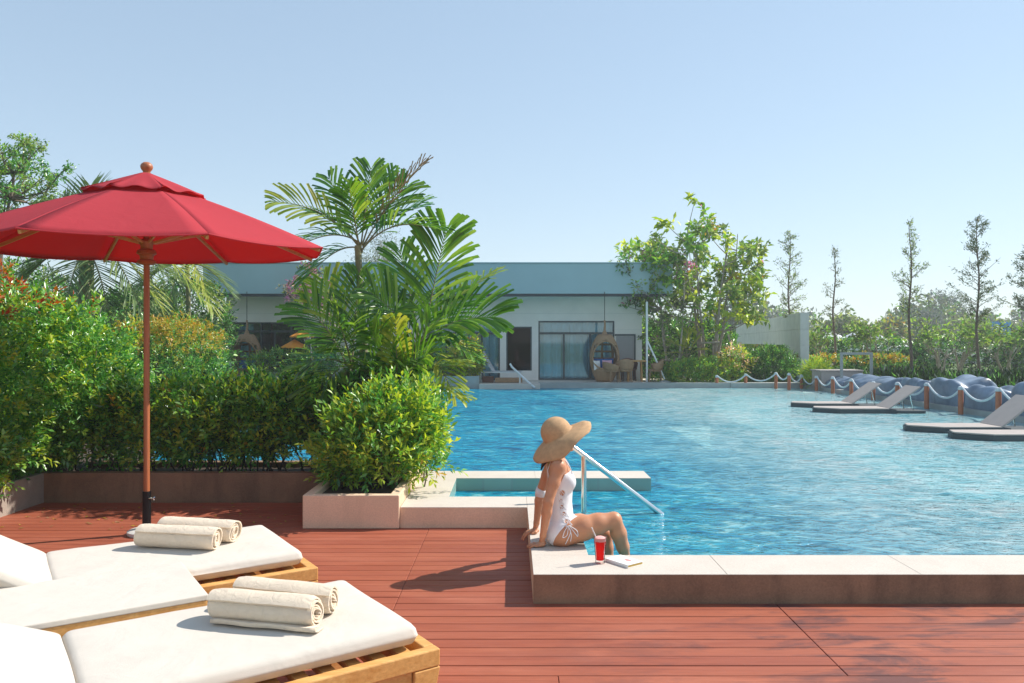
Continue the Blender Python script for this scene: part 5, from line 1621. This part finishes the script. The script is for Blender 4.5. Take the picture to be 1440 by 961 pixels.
shrub('shrub', 'dark leafy undergrowth at the foot of the palms behind the planter', 'shrub', (-1.4, 8.3, .2),
      [((-1.42, 8.35, .68), (.55, .32, .52), 2.4, .15, 1000, .22)], ['lf_dark', 'lf_hedge', 'lf_palm'], [3, 3, 1], .10, .035, (7,), .16, 15, stems=14, up=.9)

# ------------------------------------------------------------------ left background
shrub('clipped_hedge', 'clipped hedge with golden top behind the parasol pole', 'hedge', (-5.8, 13.3, .15),
      [((-5.95, 13.3, .98), (.86, .8, .95), 3.6, .05, 3000, .15)], ['lf_hedge', 'lf_dark', 'lf_mid', 'lf_orange', 'lf_young'], [4, 2, 1.5, .1, .2], .055, .03, (7,), .10, 21, stems=6, top_special=(3, 1.45, .72, 99))
shrub('bush', 'dark green rounded bush right of the golden topped hedge', 'shrub', (-5.7, 15, .15),
      [((-6.1, 15.0, .95), (.50, .6, .90), 2.8, .08, 1300, .15)], ['lf_dark', 'lf_hedge', 'lf_mid'], [5, 3, .6], .06, .03, (7,), .12, 22, stems=6)
hd = at(118, 352, 15.0)
palm('feather_palm', 'large feather palm with drooping fronds behind the red parasol', (hd.x, 15.0, .1), hd,
     [((40, 385, 14.6), .22, {}), ((128, 262, 15.4), .02, dict(up=CAMUP, nl=26)), ((178, 325, 15.2), .12, {}), ((55, 318, 15.4), .12, {}),
      ((238, 392, 14.5), .25, {}), ((288, 425, 14.4), .30, dict(mats='lf_palm_y')), ((205, 452, 14.0), .28, {}), ((15, 420, 14.2), .25, {}), ((262, 402, 15.6), .2, {}),
      ((160, 470, 13.9), .2, {}), ((85, 460, 14.0), .2, {}), ((90, 285, 15.8), .04, dict(up=CAMUP)), ((225, 430, 15.0), .3, dict(mats='lf_palm_y')), ((150, 290, 15.1), .05, dict(up=CAMUP))],
     5, .16, mats='lf_date', blunt=False, nl=34, llen=.80, lw=.045, sweep=.7, rach=.022)
hd = at(262, 372, 18.5)
palm('feather_palm', 'smaller feather palm between the parasol and the pavilion roof', (hd.x, 18.5, .1), hd,
     [((200, 400, 18), .2, {}), ((300, 440, 18), .3, dict(mats='lf_palm_y')), ((325, 412, 18.5), .25, {}), ((230, 460, 17.5), .25, {}), ((275, 345, 19), .05, dict(up=CAMUP)), ((180, 430, 18.5), .25, {})],
     6, .06, mats='lf_date', blunt=False, nl=28, llen=.7, lw=.05, sweep=.7, rach=.02)
tree('broadleaf_tree', 'low pale leaved tree between the feather palms and the pavilion', 'tree', (-8.2, 18.0, .1), 1.05, .09, 3, .13, .07, ['lf_tree', 'lf_far', 'lf_mid'], [3, 1, 2], 8, .2, 32, kids_n=(3, 5), spread=55, shrink=.74, stems=3, fr0=.3, shapemask=lambda P: P[:, 0] < -7.0)
shrub('bush', 'dark bushes standing left of the pavilion behind the palms', 'shrub', (-12, 22, .1),
      [((-15.0, 22, 1.8), (3.2, 1.2, 1.75), 2.6, .14, 3600, .1), ((-11.2, 22.5, 1.5), (1.6, 1.1, 1.45), 2.4, .16, 2600, .1), ((-8.9, 17.5, .95), (1.2, .8, .95), 2.4, .16, 1500, .1), ((-18.5, 14.5, 1.8), (4.5, 2, 1.8), 2.4, .14, 2500, .1), ((-10.2, 24.5, 1.7), (1.3, 1.0, 1.7), 2.5, .16, 1900, .1)],
      ['lf_dark', 'lf_hedge', 'lf_tree'], [4, 3, 1.6], .13, .06, (7,), .25, 33, stems=10, stemr=.03)
tree('feathery_tree', 'fine leaved pale tree rising behind the pavilion roof beside the tall palm', 'tree', (-4.4, 37.5, 0), 3.6, .14, 4, .16, .03, ['lf_farblue', 'lf_far', 'lf_needle'], [2, 2, 2], 12, .30, 35, kids_n=(3, 4), spread=34, shrink=.66, grav=.12, barkm='bark_pale')
shrub('shrub', 'green shrubs in the raised bed at the far pool edge, behind the palm fronds', 'shrub', (-3.3, 26.05, .4),
      [((-3.2, 26.05, .85), (1.1, .4, .50), 2.4, .15, 800, .4), ((-6.5, 26.05, .80), (2.4, .4, .42), 2.6, .15, 1200, .4)], ['lf_mid', 'lf_hedge', 'lf_young'], [3, 3, 1], .11, .045, (7,), .2, 41, stems=5)
shrub('shrub', 'yellow leaved plant at the right end of the raised bed by the white lounger', 'shrub', (-1.5, 26.05, .4),
      [((-1.55, 26.05, .90), (.42, .35, .62), 2.2, .18, 420, .4)], ['lf_young', 'lf_palm_y', 'lf_orange'], [4, 2, 1], .16, .05, (7,), .24, 42, stems=4, up=.9)

# ------------------------------------------------------------------ the big tree right of the pavilion and what grows round it
def crown_tree(name, label, base, stems, env, ncl, rad, nleaf, leafL, leafW, mats, weights, seed, barkm='bark_pale', r0=.07):
    """several stems, boughs reaching separate leaf clusters inside the crown's envelope, gaps between them"""
    pr = random.Random(seed); rng = np.random.default_rng(seed)
    root = empty(name, base, 0, label, 'tree')
    m = MB(); st_l = []
    for k in range(stems):
        u = 6.28 * k / stems + pr.uniform(-.4, .4); p = Vector(base) + Vector((math.cos(u), math.sin(u), 0)) * pr.uniform(.05, .28)
        lean = Vector((math.cos(u), math.sin(u) * .7, 0)) * pr.uniform(.12, .30)
        q = [p]; H = (env[0][0][2] + env[0][1][2] * .55) * pr.uniform(.75, 1.0)
        for j in range(9): q.append(q[-1] + Vector((lean.x * H / 9 + pr.gauss(0, .03), lean.y * H / 9 + pr.gauss(0, .03), H / 9)))
        m.tube(q, [r0 * (1 - .09 * j) for j in range(10)], 7); st_l.append(q)
    C = []
    for (c, r, n) in env:
        k = 0
        while k < n:
            d = nrmz(rng.normal(size=3)); t = rng.random() ** .45
            p = np.array(c) + d * np.array(r) * t
            if all(np.linalg.norm(p - z) > rad * 1.0 for z in C): C.append(p)
            k += 1
    P = []; D = []; K = []
    w = np.array(weights, float); w /= w.sum()
    for c in C:
        cv = Vector(c); best = min(((q[j] - cv).length + (2 if q[j].z > cv.z - .15 else 0), q[j]) for q in st_l for j in range(3, 10))[1] if True else None
        mid_ = best.lerp(cv, .5) + Vector((pr.gauss(0, .1), pr.gauss(0, .1), -.12))
        m.tube([best, mid_, cv], [.026, .018, .009], 5, cap=False)
        kind = rng.choice(len(w), p=w)
        out = (cv - Vector(env[0][0])).normalized()
        for j in range(pr.randint(4, 7)):
            dd = (out * .5 + Vector((pr.gauss(0, 1), pr.gauss(0, 1), pr.gauss(.3, .8)))).normalized(); L = rad * pr.uniform(.5, 1.25)
            e = cv + dd * L; m.tube([cv, cv.lerp(e, .5) + Vector((0, 0, .03)), e], [.009, .006, .003], 4, cap=False)
            for i in range(nleaf):
                t = pr.uniform(.35, 1.05); P.append(np.array(cv.lerp(e, t)) + rng.normal(size=3) * .04); D.append(np.array(dd) * .5 + rng.normal(size=3) * .7); K.append(kind if rng.random() < .75 else rng.choice(len(w), p=w))
    m.build('trunk', M[barkm], root, smooth=True)
    P = np.array(P); D = np.array(D)
    leaves('crown', P, D, np.array([.2, 0, 1.0]) + rng.normal(size=P.shape) * .6, leafL * rng.uniform(.6, 1.25, len(P)), leafW, [M[q] for q in mats], np.array(K), root, droop=.25)
    return root
crown_tree('big_tree', 'broad crowned tree with sprawling light green foliage right of the pavilion', (7.15, 28.2, .15), 6,
     [((6.7, 28.1, 4.35), (2.65, 1.7, 2.25), 120), ((8.1, 28, 3.3), (1.2, 1.0, 1.1), 22)], 0, .42, 9, .25, .12, ['lf_tree', 'lf_young', 'lf_mid', 'lf_pink', 'lf_orange'], [4, 3.2, 3, .10, .3], 51)
crown_tree('slender_tree', 'many stemmed tree with bluish green leaves in front of the roof right end', (5.7, 27.5, .15), 4,
     [((5.0, 27.5, 3.7), (1.35, .9, 2.0), 90), ((5.6, 27.6, 2.3), (.9, .7, .9), 20)], 0, .34, 9, .15, .065, ['lf_tree', 'lf_hedge', 'lf_far', 'lf_pink'], [4, 2, 2, .4], 52, r0=.045)
crown_tree('broadleaf_tree', 'leafy tree at the upper left corner above the parasol', (-12.1, 17.5, .1), 2,
     [((-11.5, 17.5, 5.2), (1.55, 1.2, .95), 110), ((-13.0, 17.5, 4.0), (1.2, 1.2, 1.4), 50), ((-10.4, 17.5, 5.3), (.35, .3, .25), 3)], 0, .30, 16, .10, .045, ['lf_mid', 'lf_tree', 'lf_hedge'], [3, 3, 2], 31, barkm='bark', r0=.10)
crown_tree('flowering_tree', 'thin pink flowering tree before the left part of the teal roof', (-6.5, 25.95, .4), 3,
     [((-6.85, 25.95, 3.35), (.95, .6, .85), 50), ((-6.3, 25.95, 2.7), (.7, .5, .5), 14)], 0, .26, 8, .12, .06, ['lf_tree', 'lf_far', 'lf_pink', 'lf_bloom'], [3, 2, 2.4, 1], 34, r0=.04)
shrub('bush', 'dark dense undergrowth behind the big tree at the end of the pavilion', 'shrub', (7, 31, .1),
      [((6.9, 31, 1.1), (2.0, 1.0, 1.15), 2.6, .16, 1900, .1), ((4.9, 30.5, 1.0), (1.0, 1.0, 1.1), 2.6, .16, 500, .1)], ['lf_dark', 'lf_hedge', 'lf_mid'], [5, 3, 1.5], .15, .07, (7,), .25, 53, stems=22, stemr=.03, barkm='bark')
shrub('low_hedge', 'low bright green hedge along the far pool edge under the big tree', 'hedge', (6.6, 26.8, .17),
      [((6.65, 26.85, .42), (1.35, .40, .44), 3, .14, 1400, .17), ((5.3, 27.2, .3), (.5, .3, .25), 3, .14, 250, .17)], ['lf_mid', 'lf_young', 'lf_hedge'], [3, 2, 2], .09, .04, (7,), .14, 54, stems=0)
shrub('bush', 'round dark green bush in front of the screen wall opening', 'shrub', (9.0, 27.2, .17),
      [((9.0, 27.3, .62), (.85, .6, .60), 2.3, .12, 1300, .15)], ['lf_hedge', 'lf_dark', 'lf_palm'], [3, 2, 2], .12, .03, (8,), .2, 55, stems=5, up=.8)
palm('small_palm', 'little fan leaved palm under the big tree', (6.15, 27.3, .17), at(966, 500, 27.3),
     [((940, 478, 27), .1, {}), ((952, 468, 27.3), .1, {}), ((968, 462, 27.4), .05, {}), ((985, 474, 27.2), .1, {}), ((995, 492, 27), .15, {}), ((935, 500, 27), .15, {}), ((970, 515, 26.8), .2, {})], 7, .05, mats='lf_palm_y', nl=12, llen=.34, lw=.06, rach=.012, group=None)
shrub('flowering_plant', 'yellow and white flowering plant beside the low concrete wall', 'plant', (7.9, 26.9, .17), [((7.75, 26.9, .85), (.45, .3, .40), 2.2, .2, 150, .3)], ['lf_bloom', 'lf_orange', 'lf_young', 'lf_mid'], [2, 1.4, 2, 2], .13, .06, (5,), .2, 56, stems=5)
shrub('grass_tuft', 'yellow green tuft of grass at the foot of the screen wall', 'grass', (10.2, 25.4, .15), [((10.08, 25.6, .40), (.34, .5, .36), 2.2, .2, 420, .15)], ['lf_young', 'lf_mid'], [3, 2], .20, .02, (5,), .2, 57, stems=0, up=1.6)
ts_ = empty('tree_support', (7.1, 27.4, .17), 0, 'timber frame of stakes and rails propping the big tree', 'tree support')
for (a, b_) in (((930, 506), (1050, 511)), ((985, 482), (1012, 481))):
    m = MB(); m.tube([at(a[0], a[1], 27.35), at(b_[0], b_[1], 27.3)], .035, 7); m.build('rail', M['bark_pale'], ts_, smooth=True)
for (a, b_) in (((1003, 478), (1003, 536)), ((950, 500), (940, 536)), ((1046, 508), (1050, 536)), ((990, 500), (975, 534)), ((1024, 470), (1040, 534)), ((1010, 470), (1003, 530))):
    m = MB(); m.tube([at(a[0], a[1], 27.4), at(b_[0], b_[1], 27.3)], .035, 7); m.build('stake', M['bark_pale'], ts_, smooth=True)

# ------------------------------------------------------------------ slim young trees at the right
def slim_tree(px, ytop, Y, label, seed, dens=1.0, low=.22, wmax=.85, mats=('lf_needle', 'lf_tree'), dark=False, grp='slim young trees at the right'):
    b0 = at(px, 480, Y); b0.z = .12; top = at(px, ytop, Y); H = top.z - b0.z
    pr = random.Random(seed); rng = np.random.default_rng(seed)
    r = empty('slim_tree', tuple(b0), 0, label, 'tree', grp)
    m = MB(); pts = [b0 + Vector((.05 * math.sin(i * .9 + seed), 0, H * i / 12)) for i in range(13)]
    m.tube(pts, [.055 * (1 - .9 * i / 12) + .004 for i in range(13)], 7)
    P = []; D = []
    n = int(52 * dens)
    for i in range(n):
        t = low + (1 - low) * (i + pr.random()) / n
        p = b0 + Vector((0, 0, H * t)); tt = (t - low) / (1 - low); L = 1.35 * wmax * (min(1, .45 + tt * 2.2) * (1 - tt) ** .75 + .10) * pr.uniform(.35, 1.15)
        u = pr.uniform(0, 6.28); up = pr.uniform(.25, .9)
        d = Vector((math.cos(u), math.sin(u), up)).normalized()
        q = [p]
        for j in range(4): d = (d + Vector((pr.gauss(0, .12), pr.gauss(0, .12), .06))).normalized(); q.append(q[-1] + d * L / 4)
        m.tube(q, [.013, .010, .008, .005, .003], 4, cap=False)
        for j in range(int(10 * dens)):
            k = pr.uniform(1.2, 4); w = q[int(k)].lerp(q[min(4, int(k) + 1)], k % 1)
            if pr.random() < .62 - .25 * tt: P.append(w); D.append(d)
    m.build('trunk', M['bark'], r, smooth=True)
    P = np.array(P); D = np.array(D); nper = 7
    ix = np.repeat(np.arange(len(P)), nper)
    p = P[ix] + rng.normal(size=(len(ix), 3)) * .05; d = D[ix] * .7 + rng.normal(size=(len(ix), 3)) * .6
    leaves('crown', p, d, rng.normal(size=d.shape), .11 * rng.uniform(.6, 1.2, len(ix)), .028, [M[q] for q in mats], rng.integers(0, len(mats), len(ix)), r)
slim_tree(1110, 328, 30.5, 'slim tree behind the end of the screen wall', 61, .95, .38, .9)
slim_tree(1173, 348, 29.0, 'thinnest young tree with pale bare twigs, right of the screen wall', 62, .5, .30, .5, ('lf_far', 'lf_needle'))
slim_tree(1280, 310, 26.5, 'tall slim tree with a dark straight trunk left of centre of the right hedges', 63, .8, .40, .85)
slim_tree(1375, 307, 27.5, 'slim tree with dark dense lower crown near the right edge', 64, 1.15, .34, 1.0, ('lf_needle', 'lf_dark'))
slim_tree(1446, 348, 25.0, 'slim tree cut off by the right edge of the photo', 65, 1.15, .25, .95, ('lf_needle', 'lf_dark'))

def plumeria(px, Y, H, label, seed, w=1.0):
    tree('frangipani_tree', label, 'tree', (at(px, 0, Y).x, Y, .12), H * .36, .055, 3, .24, .075, ['lf_tree', 'lf_mid', 'lf_far'], [3, 2, 2], 3, .12, seed, kids_n=(2, 3), spread=48 * w, shrink=.72, wig=.12, grav=.08, stems=4, barkm='bark_pale', fr0=.6, group='frangipani trees before the tall hedge', shapemask=lambda P: P[:, 2] > 1.55)
plumeria(1155, 33.5, 2.9, 'frangipani tree right beside the screen wall end', 71)
plumeria(1222, 33.0, 3.0, 'frangipani tree behind the metal frame, in front of the tents', 72)
plumeria(1322, 31.0, 3.1, 'wide frangipani tree with pale forked stems right of the dark trunk', 73, 1.2)
plumeria(1352, 32.5, 3.0, 'frangipani tree between the two tall slim trees', 74)
plumeria(1418, 30.5, 3.0, 'frangipani tree nearest the right edge of the photo', 75)
shrub('tall_hedge', 'tall clipped hedge running along behind the frangipani trees', 'hedge', (24, 38, 0),
      [((16.5, 39, .72), (3.8, .9, .78), 7, .03, 2600, .0), ((24.5, 37, .78), (5.2, .9, .85), 7, .03, 3400, .0), ((33, 37, .75), (4.2, .9, .8), 7, .03, 1800, .0)], ['lf_hedge', 'lf_dark', 'lf_mid'], [3, 3, 1], .15, .08, (7,), .22, 76, stems=0)
shrub('tall_hedge', 'hedge seen through the opening of the screen wall', 'hedge', (17, 56, 0),
      [((17.5, 56, .9), (4.2, 1.2, .95), 6, .05, 1500, .0)], ['lf_hedge', 'lf_young', 'lf_orange'], [3, 2, 1], .24, .13, (7,), .3, 77, stems=0)
shrub('low_hedge', 'low hedge with orange young leaves beside the metal frame', 'hedge', (12.7, 27, .15),
      [((12.9, 27.2, .5), (1.1, .5, .5), 4, .07, 1300, .15), ((11.2, 28.2, .5), (1.1, .5, .48), 4, .07, 1000, .15)], ['lf_hedge', 'lf_dark', 'lf_orange', 'lf_mid'], [3, 2, .2, 1], .09, .045, (7,), .12, 78, stems=0, top_special=(2, .86, .7, 99))
rng = np.random.default_rng(80)
n = 4200
P = np.stack([rng.uniform(11.4, 21, n), rng.uniform(14.5, 26.5, n), np.full(n, .15)], 1); P = P[P[:, 0] < 6.5 + P[:, 1] * .62]
P = np.concatenate([P, np.stack([rng.uniform(11.3, 12.8, 900), rng.uniform(13.5, 25, 900), np.full(900, .15)], 1)])
k = np.repeat(np.arange(len(P)), 9)
d = rng.normal(size=(len(k), 3)) * np.array([.75, .75, .25]) + np.array([0, 0, 1.0])
hgt = .30 + .14 * np.sin(P[:, 0] * 1.3 + P[:, 1]) * np.cos(P[:, 1] * .8)
st_ = P[k] + rng.normal(size=d.shape) * np.array([.08, .08, 0])
o = leaves('ground_cover', st_, d, rng.normal(size=d.shape), (hgt[k] + .12) * rng.uniform(.7, 1.25, len(k)), .045, [M['lf_dark'], M['lf_hedge'], M['lf_farblue']], rng.choice(3, len(k), p=[.72, .14, .14]), None, droop=.6)
tag(o, 'dark strap leaved plants massed behind the wrapped daybeds', 'plants', None, 'stuff')

# far woodland and the bare grey tree in it
rng = np.random.default_rng(90); Ps = []; 
for i in range(86):
    x = -150 + 300 * (i + rng.random()) / 86; y = rng.uniform(82, 118)
    r = rng.uniform(2.4, 4.4); h = rng.uniform(2.2, 4.2) * (1.15 if x > 20 else 1)
    p, g_ = body_pts(rng, 520, (x, y, h * .75), (r, r * .8, h * .8), 2.2, .2, i, .25, zmin=0); Ps.append(p)
P = np.concatenate(Ps); k = np.repeat(np.arange(len(P)), 3)
p = P[k] + rng.normal(size=(len(k), 3)) * .3
o = leaves('distant_woodland', p, rng.normal(size=p.shape), rng.normal(size=p.shape), rng.uniform(.4, .8, len(k)), .38, [M['lf_far'], M['lf_tree'], M['lf_farblue'], M['lf_hedge']], rng.choice(4, len(P), p=[.35, .25, .2, .2])[k], None)
tag(o, 'distant woodland along the horizon', 'woodland', None, 'stuff')
tree('grey_tree', 'leafless grey crowned tree rising over the distant woodland at right', 'tree', (at(1328, 0, 70).x, 70, 0), 2.6, .16, 4, .25, .05, ['lf_farblue'], [1], 5, .25, 91, kids_n=(3, 4), spread=42, shrink=.7, barkm='bark_pale')
tree('far_tree', 'rounded green tree standing above the tents', 'tree', (at(1212, 0, 74).x, 74, 0), 2.0, .2, 3, .5, .26, ['lf_tree', 'lf_far'], [1, 1], 12, .45, 92, kids_n=(3, 5), spread=50, shrink=.7)
tree('far_tree', 'reddish brown leaved tree beside the tents', 'tree', (at(1255, 0, 68).x, 68, 0), 1.7, .2, 3, .45, .22, ['lf_orange', 'lf_far', 'lf_tree'], [1, 2, 2], 12, .4, 93, kids_n=(3, 5), spread=50, shrink=.7)

# leaf litter and a few lawn blades are one scatter each
rng = np.random.default_rng(95); n = 90
P = np.stack([rng.uniform(-4.5, -1.9, n), rng.uniform(6.5, 7.65, n), np.full(n, .006)], 1)
o = leaves('fallen_leaves', P, rng.normal(size=P.shape) * np.array([1, 1, .05]), np.array([0, 0, 1.0]) + rng.normal(size=P.shape) * .15, rng.uniform(.025, .05, n), .02, [M['lf_palm_b'], M['lf_orange']], rng.integers(0, 2, n), None)
tag(o, 'fallen leaves scattered on the shaded back of the deck', 'leaves', None, 'stuff')

# thin summer haze in the air, one closed box round the whole place
m = MB(); m.box(-260, 260, -60, 260, -2.5, 12.5)
hz, nt, p, out = mat_new('haze'); nt.nodes.remove(p)
vol = nt.nodes.new('ShaderNodeVolumePrincipled'); vol.inputs['Density'].default_value = .0016; vol.inputs['Color'].default_value = (.93, .96, 1, 1); vol.inputs['Anisotropy'].default_value = .2
nt.links.new(vol.outputs[0], out.inputs['Volume'])
tag(m.build('haze', hz), 'thin pale haze in the air over the whole place', 'haze', None, 'stuff')
